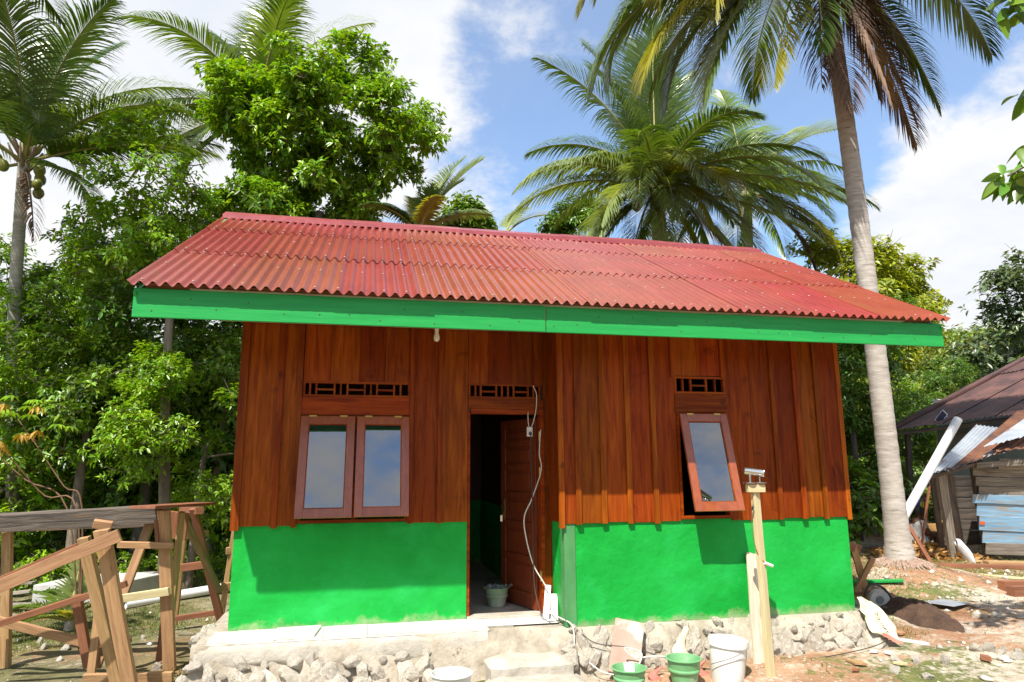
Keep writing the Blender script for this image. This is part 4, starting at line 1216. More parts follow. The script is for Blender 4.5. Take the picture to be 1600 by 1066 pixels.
for i, (xa, ya, xb, yb) in enumerate(((-30, 922, 52, 917), (-20, 934, 46, 926), (-30, 944, 58, 942), (-30, 950, 40, 958))):
    a_, b_ = on_ground(xa, ya + 14), on_ground(xb, yb + 14)
    up_ = Vector((0, 0, .05 + .05 * (3 - i)))
    board('old_board', a_ + up_, b_ + up_, .16, .03, grey_wood, None, up=(0, 0, 1), wob=.005, label='weathered grey board lying in the heap by the concrete slab', cat='board', group='old boards by the slab')

# ==================================================================== foliage builders
def leaf_arrays(P, Dr, Nr, size, width=0.42, droop=0.25):
    """kite leaves with a folded midrib; P base, Dr direction, Nr normal"""
    n = len(P)
    Dr = Dr / np.linalg.norm(Dr, axis=1, keepdims=True)
    Sd = np.cross(Dr, Nr); Sd /= (np.linalg.norm(Sd, axis=1, keepdims=True) + 1e-9)
    Nn = np.cross(Sd, Dr)
    s = size[:, None]
    down = np.array([0, 0, -1.0])
    mid = P + Dr * s * .48 - Nn * s * .05
    tip = P + Dr * s * .98 + down * s * droop * .55
    l = P + Dr * s * .46 + Sd * s * width * .5 + Nn * s * .07
    r = P + Dr * s * .46 - Sd * s * width * .5 + Nn * s * .07
    V = np.stack([P, l, mid, r, tip], 1).reshape(-1, 3)
    b = (np.arange(n) * 5)[:, None]
    F = np.concatenate([b + np.array([[0, 1, 2]]), b + np.array([[1, 4, 2]]), b + np.array([[0, 2, 3]]), b + np.array([[2, 4, 3]])], 0)
    return V, F


def rosettes(C, Ax, per, size, g, spread=1.0, width=.42):
    """clusters of leaves round twig tips; C centres, Ax twig axis"""
    n = len(C); N = n * per
    Cc = np.repeat(C, per, 0); A = np.repeat(Ax, per, 0)
    rd = g.normal(size=(N, 3)); rd -= A * (rd * A).sum(1, keepdims=True); rd /= np.linalg.norm(rd, axis=1, keepdims=True) + 1e-9
    D_ = rd * spread + A * g.uniform(-.1, .75, (N, 1)) + np.array([0, 0, -.18])
    Nr = A + np.array([0, 0, .8]) + g.normal(size=(N, 3)) * .35
    sz_ = size * g.uniform(.6, 1.2, N)
    P = Cc + A * g.uniform(-.5, .15, (N, 1)) * size * 1.3 + rd * size * .08
    return leaf_arrays(P, D_, Nr, sz_, width)


def tree_mesh(blobs, base, seed, n_clump, n_ros, per, size, r_trunk, clump_r=.5, trunk_top=None, flat=.8):
    """blobs: (x,y,z,r) in local space. returns (trunk MB, leaves V,F)"""
    g = np.random.default_rng(seed); rr = random.Random(seed)
    vols = np.array([b[3] ** 2.2 for b in blobs]); cnt = np.maximum(1, (vols / vols.sum() * n_clump)).astype(int)
    cl = []
    for b, k_ in zip(blobs, cnt):
        for _ in range(k_):
            d = g.normal(size=3); d /= np.linalg.norm(d); r_ = b[3] * g.uniform(.35, 1) ** .5
            cl.append((b[0] + d[0] * r_, b[1] + d[1] * r_, b[2] + d[2] * r_ * flat))
    cl = np.array(cl)
    base = np.array(base, float)
    top = np.array(trunk_top if trunk_top is not None else (base + (cl.mean(0) - base) * .6), float)
    nodes = []; tm_ = MB()
    pts = []
    for i in range(9):
        t = i / 8; p = base + (top - base) * t + np.array([math.sin(t * 4 + seed) * .06, math.cos(t * 3 + seed) * .06, 0]) * t * np.linalg.norm(top - base) * .25
        pts.append(p)
    tm_.tube([Vector(p) for p in pts], [r_trunk * (1.25 if i == 0 else 1 - .55 * i / 8) for i in range(9)], 8)
    for i in range(3, 9): nodes.append((pts[i], r_trunk * (1 - .55 * i / 8)))
    order = np.argsort(np.linalg.norm(cl - top, axis=1))
    for idx in order:
        c = cl[idx]; NP = np.array([n_[0] for n_ in nodes])
        dd = np.linalg.norm(NP - c, axis=1) + .6 * np.maximum(0, NP[:, 2] - c[2])
        j = int(np.argmin(dd)); p0, r0 = nodes[j]
        L0 = np.linalg.norm(c - p0)
        r1 = max(.012, min(r0 * .62, .02 + .022 * L0)); off = g.normal(size=3) * L0 * .10
        q = [p0 + (c - p0) * t + off * math.sin(math.pi * t) + np.array([0, 0, .10 * L0 * math.sin(math.pi * t)]) for t in (0, .33, .66, 1)]
        tm_.tube([Vector(v) for v in q], [r1, r1 * .85, r1 * .68, r1 * .45], 5, cap=False)
        for t_, v in zip((.85, .68, .45), q[1:]): nodes.append((v, r1 * t_))
        # a few bare twigs
        for _ in range(2):
            d = g.normal(size=3); d[2] = abs(d[2]) * .5; d /= np.linalg.norm(d)
            tm_.tube([Vector(c), Vector(c + d * clump_r * .5), Vector(c + d * clump_r * .95 + np.array([0, 0, .1 * clump_r]))], [.011, .008, .004], 4, cap=False)
    ctr = cl.mean(0)
    C = []; A = []
    for c in cl:
        d = g.normal(size=(n_ros, 3)); d[:, 2] += .35; d /= np.linalg.norm(d, axis=1, keepdims=True)
        r_ = clump_r * g.uniform(.45, 1.0, (n_ros, 1))
        C.append(c + d * r_ * np.array([1, 1, .75]))
        o = (c - ctr); o /= np.linalg.norm(o) + 1e-6
        ax = d * .7 + o * .5 + np.array([0, 0, .55]) + g.normal(size=(n_ros, 3)) * .25
        A.append(ax / np.linalg.norm(ax, axis=1, keepdims=True))
    V, F = rosettes(np.concatenate(C), np.concatenate(A), per, size, g)
    return tm_, V, F


def plant_tree(name, label, cat, blobs, base, leafmat, barkmat, seed, n_clump, n_ros, per, size, r_trunk, clump_r=.5, trunk_top=None, group=None, flat=.8):
    base = Vector(base)
    lb_ = [(b[0] - base.x, b[1] - base.y, b[2] - base.z, b[3]) for b in blobs]
    tt = None if trunk_top is None else (trunk_top[0] - base.x, trunk_top[1] - base.y, trunk_top[2] - base.z)
    tm_, V, F = tree_mesh(lb_, (0, 0, 0), seed, n_clump, n_ros, per, size, r_trunk, clump_r, tt, flat)
    e_ = empty(name, base, label, cat, group)
    me = tm_.mesh('trunk', (0, 0, 0), barkmat, True); link('trunk', me, e_)
    link('crown', npmesh('crown', V, F, leafmat), e_)
    return e_


def blobs_px(lst, depth, jit=.6, seed=0):
    r_ = random.Random(seed); out = []
    for px, py, rp in lst:
        d = depth + r_.uniform(-jit, jit); p = at(px, py, d); out.append((p.x, p.y, p.z, rp / FPX * d))
    return out


# --- the large broad-leaved tree behind the house
bl = blobs_px([(480, 118, 58), (545, 122, 62), (405, 150, 68), (600, 165, 55), (470, 205, 80), (345, 200, 44), (555, 240, 72), (430, 280, 70), (625, 240, 38), (345, 130, 28), (655, 175, 20), (370, 145, 38), (322, 180, 28), (650, 215, 34), (500, 320, 70), (590, 320, 40), (390, 330, 55)], 13.5, .9, 1)
bt_ = at(500, 420, 13.5)
plant_tree('broadleaf_tree', 'large dense round-crowned tree rising behind the left roof end', 'tree', bl, (bt_.x, bt_.y, gz(bt_.x, bt_.y) - .1), leaf_a, bark, 21, 185, 34, 7, .155, .17, .40, trunk_top=at(500, 330, 13.5))
# --- lighter tree left of it
bl = blobs_px([(205, 215, 38), (255, 200, 24), (150, 262, 30), (262, 262, 40), (190, 320, 50), (285, 330, 42), (135, 352, 28), (225, 385, 52), (320, 300, 24), (300, 400, 46), (150, 410, 40)], 11.6, .6, 2)
bt_ = at(285, 600, 11.6)
plant_tree('broadleaf_tree', 'open airy tree with sparse bright leaf tufts left of the roof', 'tree', bl, (bt_.x, bt_.y, gz(bt_.x, bt_.y) - .1), leaf_a, bark, 22, 80, 17, 7, .13, .11, .33, trunk_top=at(265, 380, 11.6))
# --- yellow-green tree right of the tall palm, grey-green tree at the hill
bl = blobs_px([(1368, 400, 30), (1405, 425, 34), (1335, 420, 28), (1400, 470, 44), (1300, 400, 30), (1430, 490, 26), (1350, 470, 40), (1445, 515, 20), (1400, 540, 40), (1320, 470, 36), (1270, 385, 22)], 19.0, 1.0, 3)
bt_ = at(1375, 700, 19.0)
plant_tree('broadleaf_tree', 'yellow-green leafy tree standing behind the tall palm trunk', 'tree', bl, (bt_.x, bt_.y, gz(bt_.x, bt_.y) - .1), leaf_y, bark, 23, 110, 20, 7, .2, .16, .5, trunk_top=at(1375, 520, 19.0))
bl = blobs_px([(1600, 420, 30), (1580, 450, 30), (1550, 490, 26), (1620, 480, 36), (1535, 550, 30), (1590, 540, 34), (1630, 560, 40), (1560, 590, 34)], 29, 1.5, 4)
bt_ = at(1592, 700, 29)
plant_tree('broadleaf_tree', 'thin grey-green tree on the slope above the rusty roofs', 'tree', bl, (bt_.x, bt_.y, gz(bt_.x, bt_.y) - .3), leaf_g, bark, 24, 75, 11, 7, .34, .2, .75, trunk_top=at(1590, 560, 29))
bl = blobs_px([(720, 325, 20), (745, 345, 16), (700, 350, 18)], 17, .4, 5); bt_ = at(720, 480, 17)
plant_tree('broadleaf_tree', 'small bright tree peeping over the roof ridge right of the big tree', 'tree', bl, (bt_.x, bt_.y, gz(bt_.x, bt_.y)), leaf_b, bark, 25, 26, 14, 7, .2, .1, .33)
bl = blobs_px([(885, 340, 22), (915, 325, 16), (870, 360, 18), (935, 345, 16)], 19, .5, 6); bt_ = at(890, 480, 19)
plant_tree('broadleaf_tree', 'dark round treetop peeping over the ridge beside the central palm', 'tree', bl, (bt_.x, bt_.y, gz(bt_.x, bt_.y)), leaf_c, bark, 26, 30, 16, 7, .2, .1, .36)

# --- forest tree prototypes and their copies
def proto_blobs(seed, h, r_, n):
    q = random.Random(seed); out = []
    for i in range(n):
        a = q.uniform(0, 6.28); k_ = q.uniform(.15, 1) * r_; z = h * q.uniform(.34, .93)
        k_ *= (1.0 - .45 * abs(z / h - .6) * 2)
        out.append((k_ * math.cos(a), k_ * math.sin(a), z, r_ * q.uniform(.26, .46)))
    return out


def fresh(h, r_, seed, lm, bmz, nc, nr, per, size, rt, cr, n=12):
    tm_, V, F = tree_mesh(proto_blobs(seed, h, r_, n), (0, 0, 0), seed, nc, nr, per, size, rt, cr, (0.1 * r_, 0, h * .55))
    return tm_.mesh('trunk', (0, 0, 0), bmz, True), npmesh('crown', V, F, lm)


PT = [fresh(7.5, 2.5, 31, leaf_b, bark, 95, 26, 7, .165, .15, .52), fresh(8.5, 2.6, 32, leaf_c, bark_d, 95, 26, 7, .175, .17, .55),
      fresh(6.8, 2.3, 33, leaf_a, bark, 90, 24, 7, .15, .13, .5), fresh(7.2, 2.4, 34, leaf_y, bark, 80, 22, 7, .16, .13, .5)]


def tree_copy(k_, px, depth, s_, rz, label, group):
    label = ('mid-green', 'dark green', 'bright green', 'yellow-green')[k_] + ' ' + label
    p = at(px, 800, depth); e_ = empty('forest_tree', (p.x, p.y, gz(p.x, p.y) - .1), label, 'tree', group)
    e_.rotation_euler = (0, 0, rz); e_.scale = (s_, s_, s_ * random.uniform(.92, 1.08))
    link('trunk', PT[k_][0], e_); link('crown', PT[k_][1], e_)


gl_ = 'trees of the wood left of the house'
for k_, px, dp, s_, lab in ((0, 120, 12.2, .80, 'tree with low limbs above the concrete slab'), (1, 215, 13.2, .84, 'tree behind the tall work trestle'), (2, 25, 12.6, .86, 'tree in front of the coconut palm bearing nuts'), (0, 330, 13.5, .82, 'tree just behind the left corner of the house'),
                            (2, 300, 11.4, .62, 'small tree beside the left house wall'), (1, 60, 15.5, 1.0, 'tree standing behind the coconut palm bearing nuts'), (0, 180, 16.2, .98, 'tree deep in the wood behind the concrete slab'), (1, 270, 17.0, .98, 'tree deep in the wood behind the airy tree'), (2, -70, 13.5, .95, 'tree left of the coconut palm bearing nuts'),
                            (0, -110, 16, 1.1, 'tall tree at the far left end of the wood'), (1, 400, 17, .92, 'tree behind the large round-crowned tree'), (2, 20, 18.5, 1.12, 'tallest tree in the back of the left wood')):
    tree_copy(k_, px, dp, s_, random.uniform(0, 6.28), lab, gl_)
gr_ = 'trees of the wood right of the house'
for k_, px, dp, s_, lab in ((1, 1335, 15.5, .70, 'tree between the house and the tall palm trunk'), (2, 1290, 17.5, .85, 'tree behind the right end of the roof'), (0, 1420, 19.5, .62, 'tree just right of the tall palm trunk'), (1, 1470, 22, .60, 'tree above the solar panel'), (0, 1250, 20, .9, 'tree under the farther palm'),
                            (3, 1340, 23, .8, 'tree behind the tall palm trunk'), (2, 1530, 26, .62, 'tree above the dark rusted roof'), (0, 1600, 24, .6, 'tree below the thin grey-green tree'), (3, 1450, 29, .75, 'tree at the foot of the wooded hill'), (1, 1660, 27, .7, 'tree beyond the end of the rusted roof'), (2, 1395, 27, .8, 'tree far behind the yellow-green leafy tree')):
    tree_copy(k_, px, dp, s_, random.uniform(0, 6.28), lab, gr_)
gb_ = 'trees behind the house'
for k_, px, dp, s_ in ((1, 560, 17, .85), (2, 650, 19, .85), (0, 800, 20, .7), (1, 1000, 20, .75), (2, 1130, 19, .8), (0, 1200, 17, .72)):
    tree_copy(k_, px, dp, s_, random.uniform(0, 6.28), 'forest tree mostly hidden behind the red roof', gb_)

# --- shrubs
def shrub(h, r_, seed, lm, nc, nr, per, size, cr):
    q = random.Random(seed); bl_ = []
    for i in range(9):
        a = q.uniform(0, 6.28); k_ = q.uniform(0, .8) * r_; bl_.append((k_ * math.cos(a), k_ * math.sin(a), h * q.uniform(.25, .85), r_ * q.uniform(.25, .42)))
    tm_, V, F = tree_mesh(bl_, (0, 0, 0), seed, nc, nr, per, size, .035, cr, (0, 0, h * .35))
    return tm_.mesh('stem', (0, 0, 0), bark, True), npmesh('foliage', V, F, lm)


PS = [shrub(1.7, 1.1, 51, leaf_a, 32, 10, 6, .17, .28), shrub(1.3, 1.0, 52, leaf_b, 30, 10, 6, .15, .26), shrub(2.3, 1.2, 53, leaf_c, 36, 11, 6, .18, .32), shrub(.7, .7, 54, leaf_a, 20, 9, 6, .11, .18)]


def shrub_at(k_, px, py, s_, label, group, depth=None):
    p = on_ground(px, py) if depth is None else at(px, 800, depth)
    e_ = empty('shrub', (p.x, p.y, gz(p.x, p.y) - .03), label, 'shrub', group); e_.rotation_euler = (0, 0, random.uniform(0, 6.28)); e_.scale = (s_,) * 3
    link('stem', PS[k_][0], e_); link('foliage', PS[k_][1], e_)


gs = 'shrubs along the wood edge on the left'
for k_, px, py, s_, lab in ((0, 20, 905, 1.0, 'bright shrub under the heavy dark beam'), (1, 75, 895, .9, 'bushy shrub at the left end of the concrete slab'), (2, 130, 885, 1.0, 'dark shrub behind the concrete slab'), (0, 185, 890, .9, 'bright shrub at the right end of the concrete slab'), (2, 235, 884, 1.1, 'dark shrub behind the tall work trestle'), (1, 270, 890, .9, 'bushy shrub behind the sawhorse with the mossy brace'),
                            (0, 320, 885, .9, 'bright shrub behind the white pipe on the ground'), (2, 350, 880, 1.1, 'dark shrub near the narrow frame with two rungs'), (2, 40, 870, 1.3, 'large dark shrub at the foot of the coconut palm'), (2, 170, 866, 1.5, 'largest dark shrub below the wood edge trees'), (2, 290, 866, 1.5, 'large dark shrub under the airy tree'), (0, -30, 890, 1.2, 'bright shrub left of the fingered yellowing plant'), (1, 375, 886, .8, 'bushy shrub against the left house wall'), (2, 95, 876, 1.7, 'tall dark shrub filling the gap behind the fingered plant'), (0, 215, 873, 1.6, 'tall bright shrub behind the tall work trestle'), (1, 255, 878, 1.5, 'tall bushy shrub left of the mossy brace'),
                            (0, 335, 872, 1.7, 'tall bright shrub left of the house corner'), (1, 0, 880, 1.6, 'tall bushy shrub where the heavy beam leaves the wood'), (0, 140, 872, 1.6, 'tall bright shrub over the middle of the slab'), (2, 370, 874, 1.6, 'tall dark shrub touching the house corner')):
    shrub_at(k_, px, py, s_, lab, gs)
for k_, px, py, s_ in ((3, 95, 920, .9), (3, 140, 905, .8), (3, 35, 925, .8), (3, 205, 903, .7), (3, 300, 900, .7), (3, 250, 905, .6), (3, 345, 905, .6)):
    shrub_at(k_, px, py, s_, 'low leafy weed clump in the grass behind the trestles', 'low weeds behind the trestles')
gs2 = 'shrubs between the house and the shacks'
for k_, px, dp, s_, lab in ((2, 1330, 14, .9, 'dark shrub close behind the right house corner'), (0, 1310, 14.5, 1.0, 'bright shrub behind the right house wall'), (2, 1420, 18, 1.0, 'dark shrub behind the washing pole'), (1, 1445, 17.5, 1.0, 'bushy shrub beside the old pale house'), (0, 1390, 17, 1.0, 'bright shrub behind the tall palm trunk'), (2, 1350, 17, 1.2, 'large dark shrub between the house and the tall palm')):
    shrub_at(k_, px, 0, s_, lab, gs2, depth=dp)

# --- far wood that reads as one mass (hillside on the right, backdrop on the left)
def wood_mass(name, label, centres, seed, per_c, size, mat):
    g = np.random.default_rng(seed); Cs = []; Ax = []
    for x, y, z, r_ in centres:
        d = g.normal(size=(per_c, 3)); d[:, 2] = np.abs(d[:, 2]) - .25; d /= np.linalg.norm(d, axis=1, keepdims=True)
        lump_ = 1 + .25 * np.sin(d[:, :1] * 7 + x) * np.cos(d[:, 1:2] * 6 + y)
        Cs.append(np.array([x, y, z]) + d * r_ * lump_ * g.uniform(.75, 1.05, (per_c, 1)) * np.array([1, 1, .85])); Ax.append(d)
    V, F = rosettes(np.concatenate(Cs), np.concatenate(Ax), 5, size, g, 1.0, .6)
    o = link(name, npmesh(name, V, F, mat)); tag(o, label, 'wood', None, 'stuff')


cs = []; q = random.Random(77)
for _ in range(330):
    px = q.uniform(1150, 1900); dp = q.uniform(34, 95); p = at(px, 700, dp); z = gz(p.x, p.y); r_ = q.uniform(2.0, 3.6); cs.append((p.x, p.y, z + r_ * .8 + 1.0, r_))
wood_mass('hillside_wood', 'dense sunlit wood covering the far hillside', cs, 61, 105, .62, M('hill_leaf', (0.11, 0.17, 0.025), (0.2, 0.26, 0.05), ns=.12, rough=.5, island=.4, hue=.03, trans=.25))
cs = []
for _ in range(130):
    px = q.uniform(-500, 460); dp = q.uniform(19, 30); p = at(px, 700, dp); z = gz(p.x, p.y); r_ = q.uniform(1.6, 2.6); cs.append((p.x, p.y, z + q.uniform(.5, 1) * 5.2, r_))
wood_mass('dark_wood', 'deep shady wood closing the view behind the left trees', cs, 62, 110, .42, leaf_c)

# ==================================================================== palms
def frond_mesh(az, el, L, bend, g, droop=.55, nl=58, lw=.05, ll=.22, twist=0.0, ragged=0.0, sag=0.0):
    """one feathered frond in local space, starting at the origin. az in the camera frame: 0 right, 90 away"""
    h = RT * math.cos(az) + Vector((FW.x, FW.y, 0)).normalized() * math.sin(az); h.z = 0; h = np.array(h.normalized())
    n = 26; pts = [np.zeros(3)]; tang = []
    for i in range(n):
        t = i / (n - 1); a = el - bend * (t ** 1.35)
        d = h * math.cos(a) + np.array([0, 0, math.sin(a)]); tang.append(d); pts.append(pts[-1] + d * L / n)
    tang.append(tang[-1]); pts = np.array(pts); tang = np.array(tang)
    rm_ = MB(); rm_.tube([Vector(p) for p in pts], [max(.004, .035 * (1 - t) ** 1.2 + .004) for t in np.linspace(0, 1, n + 1)], 5, cap=False)
    side0 = np.cross(h, [0, 0, 1.0]); Vs = []; Fs = []; c = 0
    ts = np.linspace(.14, .995, int(nl * 1.6))
    for sgn in (-1, 1):
        for t in ts:
            if ragged and g.random() < ragged: continue
            f_ = t * n; i = min(int(f_), n - 1); w_ = f_ - i
            P = pts[i] * (1 - w_) + pts[i + 1] * w_; T = tang[i]
            Nn = np.cross(side0, T); tw = twist * t
            sd = side0 * math.cos(tw) + Nn * math.sin(tw)
            fa = .55 + .65 * t ** 2 + g.normal() * .05
            ln = L * ll * 1.25 * (math.sin(math.pi * min(1, (t * .86 + .13))) ** .55) * g.uniform(.85, 1.1)
            D_ = sgn * sd * math.cos(fa) + T * math.sin(fa) + Nn * .28
            D_ /= np.linalg.norm(D_)
            w = lw * (1 - .35 * t)
            p = P.copy(); prev = None; segs = 4; dr = droop * g.uniform(.75, 1.3)
            row = []
            for s_ in range(segs + 1):
                u = s_ / segs
                wd = w * (1.0 if s_ < 2 else (1 - u) * 1.5) * (.45 if s_ == 0 else 1)
                dd = D_ + np.array([0, 0, -1.0]) * dr * u * 1.6; dd /= np.linalg.norm(dd)
                wv = np.cross(dd, Nn + sgn * sd * .6); wv /= np.linalg.norm(wv) + 1e-9
                if s_ == segs: row.append(p)
                else: row.append(p - wv * wd / 2); row.append(p + wv * wd / 2)
                p = p + dd * ln / segs
            Vs += row
            for s_ in range(segs - 1): Fs += [(c + 2 * s_, c + 2 * s_ + 1, c + 2 * s_ + 3), (c + 2 * s_, c + 2 * s_ + 3, c + 2 * s_ + 2)]
            Fs.append((c + 2 * (segs - 1), c + 2 * (segs - 1) + 1, c + 2 * segs))
            c += 2 * segs + 1
    return rm_, np.array(Vs), np.array(Fs)


def coconut_mesh():
    mb = MB(); mb.lathe([(0, .13), (.05, .118), (.09, .075), (.108, .02), (.10, -.045), (.07, -.10), (.03, -.128), (0, -.133)], 12)
    return mb.mesh('coconut', (0, 0, 0), coco, True)


COCO = coconut_mesh()


def palm(name, label, base, top, r0, r1, fronds, seed, bow=(0, 0), coconuts=0, trunk=True, group=None, root=False, ring=.11, cat='palm tree', stub=True):
    g = np.random.default_rng(seed); base = Vector(base); top = Vector(top)
    e_ = empty(name, base, label, cat, group)
    Lt = (top - base).length; n = max(6, int(Lt / ring)); pts = []; rsd = []
    for i in range(n + 1):
        t = i / n; off = (RT * bow[0] + FW * bow[1]) * math.sin(math.pi * t)
        pts.append(base + (top - base) * t + off)
        r_ = r0 + (r1 - r0) * t ** .7 + r0 * .55 * math.exp(-t * Lt / .35) * (1 if root else .5)
        rsd.append(r_ * (1 + (.028 if i % 2 else -.012) + .02 * (g.random() - .5)))
    if trunk: MB().tube(pts, rsd, 14).part('trunk', bark_palm, e_, smooth=True)
    if root:
        rm_ = MB()
        for k_ in range(70):
            a = k_ / 70 * 6.283 + g.uniform(-.05, .05); r_ = r0 * 1.45; p = base + Vector((math.cos(a) * r_, math.sin(a) * r_, .12 + .08 * g.random()))
            l_ = .16 + .2 * g.random(); q2_ = p + Vector((math.cos(a) * l_, math.sin(a) * l_, 0)); q2_.z = gz(q2_.x, q2_.y) - .03
            rm_.tube([p - Vector((math.cos(a) * .12, math.sin(a) * .12, -.05)), (p + q2_) / 2 + Vector((0, 0, .025)), q2_], [.03, .024, .012], 5)
        rm_.part('root_mat', bark_root, e_, smooth=True)
    tl_ = top - base
    if stub:
        sm_ = MB()
        for k_ in range(12):
            a = k_ * 2.4; d = Vector((math.cos(a), math.sin(a), 0)); p = top + Vector((0, 0, -.25 + .04 * k_))
            sm_.tube([p, p + d * (r1 + .10) + Vector((0, 0, .22)), p + d * (r1 + .22) + Vector((0, 0, .5))], [.05, .04, .015], 6)
        sm_.part('leaf_base', bark_root, e_, smooth=True)
    for f in fronds:
        az, el, L, bend, mat = f[:5]; kw = f[5] if len(f) > 5 else {}
        rm_, V, F = frond_mesh(rad(az), rad(el), L, rad(bend), g, **kw)
        fr = link('frond', npmesh('frond', V, F, mat), e_, top - base)
        me = rm_.mesh('stalk', (0, 0, 0), mat if mat is frond_b else rachis_m, True)
        link('stalk', me, fr)
    for k_ in range(coconuts):
        a = k_ * 2.1 + g.uniform(-.3, .3); r_ = .2 + r1 + .13 * (k_ % 3)
        link('coconut', COCO, e_, top - base + Vector((math.cos(a) * r_, math.sin(a) * r_, -.15 - .16 * (k_ % 4))), (g.uniform(-.4, .4), g.uniform(-.4, .4), 0), g.uniform(.85, 1.1))
    return e_


# tall palm on the right: crown above the frame, fronds hanging into it
DD = dict(droop=1.35, nl=70)
tp = at(1283, -78, 11.6)
palm('coconut_palm', 'tall leaning coconut palm with pale trunk beside the shack', (PALM_BASE.x, PALM_BASE.y, gz(PALM_BASE.x, PALM_BASE.y) - .15), tp, .172, .125,
     [(180, 32, 4.6, 105, frond_y, DD), (200, 10, 4.3, 95, frond_y, DD), (160, 30, 4.4, 105, frond_g, DD), (215, -8, 4.2, 75, frond_y, dict(droop=.7, nl=70)), (150, 5, 4.0, 85, frond_g, DD),
      (2, 34, 4.7, 92, frond_g, dict(droop=1.3, nl=74)), (-14, 50, 4.6, 95, frond_g, DD), (18, 20, 4.4, 90, frond_d, DD), (-80, 40, 4.0, 110, frond_g, DD), (-120, 25, 4.2, 100, frond_g, DD), (90, 35, 4.3, 110, frond_g, DD), (120, 55, 4.4, 100, frond_d, DD), (60, 60, 4.4, 90, frond_g, DD),
      (-50, 65, 4.5, 80, frond_g, DD), (225, 65, 4.5, 85, frond_g, DD), (250, 78, 4.2, 60, frond_y, DD), (170, 70, 4.4, 80, frond_y, DD),
      (240, -38, 3.6, 45, frond_d, dict(droop=.8, nl=60)), (188, -32, 3.9, 50, frond_y, dict(droop=.6, nl=66)),
      (-20, -66, 3.5, 14, frond_b, dict(droop=1.4, nl=54, ragged=.1, lw=.05)), (-60, -70, 3.4, 12, frond_b, dict(droop=1.4, nl=54, ragged=.1, lw=.05)), (10, -60, 3.7, 18, frond_b, dict(droop=1.4, nl=54, ragged=.15, lw=.05)), (-35, -74, 3.0, 10, frond_b, dict(droop=1.3, nl=50, ragged=.1, lw=.05)), (230, -70, 3.0, 12, frond_b, dict(droop=1.3, nl=50, ragged=.3, lw=.04)), (-5, -50, 3.4, 28, frond_d, dict(droop=1.4, nl=54)), (-100, -74, 3.4, 10, frond_b, dict(droop=1.3, nl=50, ragged=.1)),
      (186, 22, 5.0, 95, frond_y, DD), (170, 12, 4.8, 98, frond_g, DD), (195, 40, 5.2, 100, frond_y, DD), (210, 20, 4.6, 100, frond_y, dict(droop=1.0, nl=70)), (0, 26, 5.0, 78, frond_g, dict(droop=1.8, nl=80, ll=.24)), (-8, 18, 4.6, 70, frond_d, dict(droop=1.8, nl=76, ll=.24)), (195, -18, 4.8, 55, frond_y, DD), (205, -34, 4.6, 42, frond_d, dict(droop=.8, nl=70)), (182, -2, 5.2, 75, frond_g, DD), (222, -45, 4.0, 30, frond_y, dict(droop=.8, nl=66)), (178, -20, 4.2, 62, frond_d, dict(droop=.7, nl=66))],
     71, bow=(.05, 0), root=True, coconuts=5)

NF = dict(droop=.8, nl=60)
tp = at(1026, 296, 16.0); bs_ = at(1052, 700, 16.4)
palm('coconut_palm', 'broad coconut palm with arching fronds behind the roof ridge', (bs_.x, bs_.y, gz(bs_.x, bs_.y)), tp, .2, .17,
     [(95, 84, 4.9, 22, frond_d, dict(droop=.35, nl=66)), (130, 78, 4.6, 34, frond_d, dict(droop=.4, nl=64)), (55, 76, 4.6, 36, frond_g, dict(droop=.4, nl=64)), (190, 68, 4.3, 48, frond_g, NF), (172, 52, 3.5, 75, frond_g, dict(droop=1.0, nl=64)), (10, 60, 3.7, 55, frond_g, NF),
      (205, 34, 2.9, 90, frond_p, dict(droop=.9, nl=60)), (185, 14, 3.7, 62, frond_p, dict(droop=1.1, nl=66)), (232, -6, 3.2, 60, frond_p, NF), (-52, -2, 3.6, 58, frond_g, NF), (-75, -14, 3.1, 55, frond_y, NF), (-95, -2, 3.2, 75, frond_p, NF), (-22, 8, 4.1, 48, frond_p, dict(droop=.85, nl=66)), (-32, -16, 3.9, 30, frond_p, NF),
      (250, 40, 3.1, 100, frond_g, NF), (-60, 46, 3.4, 90, frond_g, NF), (0, 26, 3.5, 70, frond_g, NF), (40, 30, 3.5, 75, frond_d, NF), (140, 30, 3.3, 80, frond_g, NF), (160, -20, 3.0, 50, frond_d, NF), (-120, -35, 2.6, 45, frond_g, NF), (-10, -35, 3.0, 40, frond_b, dict(droop=1.1, nl=46, ragged=.2)), (-100, -20, 3.4, 55, frond_p, NF), (-75, -26, 3.4, 50, frond_g, NF), (-50, -22, 3.6, 50, frond_p, NF), (-145, -20, 3.5, 50, frond_p, NF), (-160, -32, 3.3, 40, frond_g, NF), (-90, -36, 3.0, 40, frond_p, NF), (-60, -44, 2.9, 35, frond_y, NF), (-125, -42, 3.0, 36, frond_p, NF), (-30, -38, 3.2, 36, frond_p, NF), (200, -36, 3.0, 36, frond_p, NF), (-85, 20, 3.4, 95, frond_p, NF), (-70, 5, 3.6, 80, frond_y, NF), (-110, 10, 3.4, 85, frond_p, NF), (-130, -10, 3.3, 60, frond_p, NF), (-45, 15, 4.0, 70, frond_p, NF), (70, 88, 4.9, 14, frond_d, dict(droop=.3, nl=66)), (110, 70, 3.8, 40, frond_d, NF), (30, 64, 3.8, 50, frond_d, NF), (160, 80, 4.5, 28, frond_g, NF), (200, 22, 3.8, 70, frond_p, DD), (-30, 30, 3.9, 75, frond_g, NF)],
     72, coconuts=2)
tp = at(1165, 300, 20.5); bs_ = at(1175, 700, 20.5)
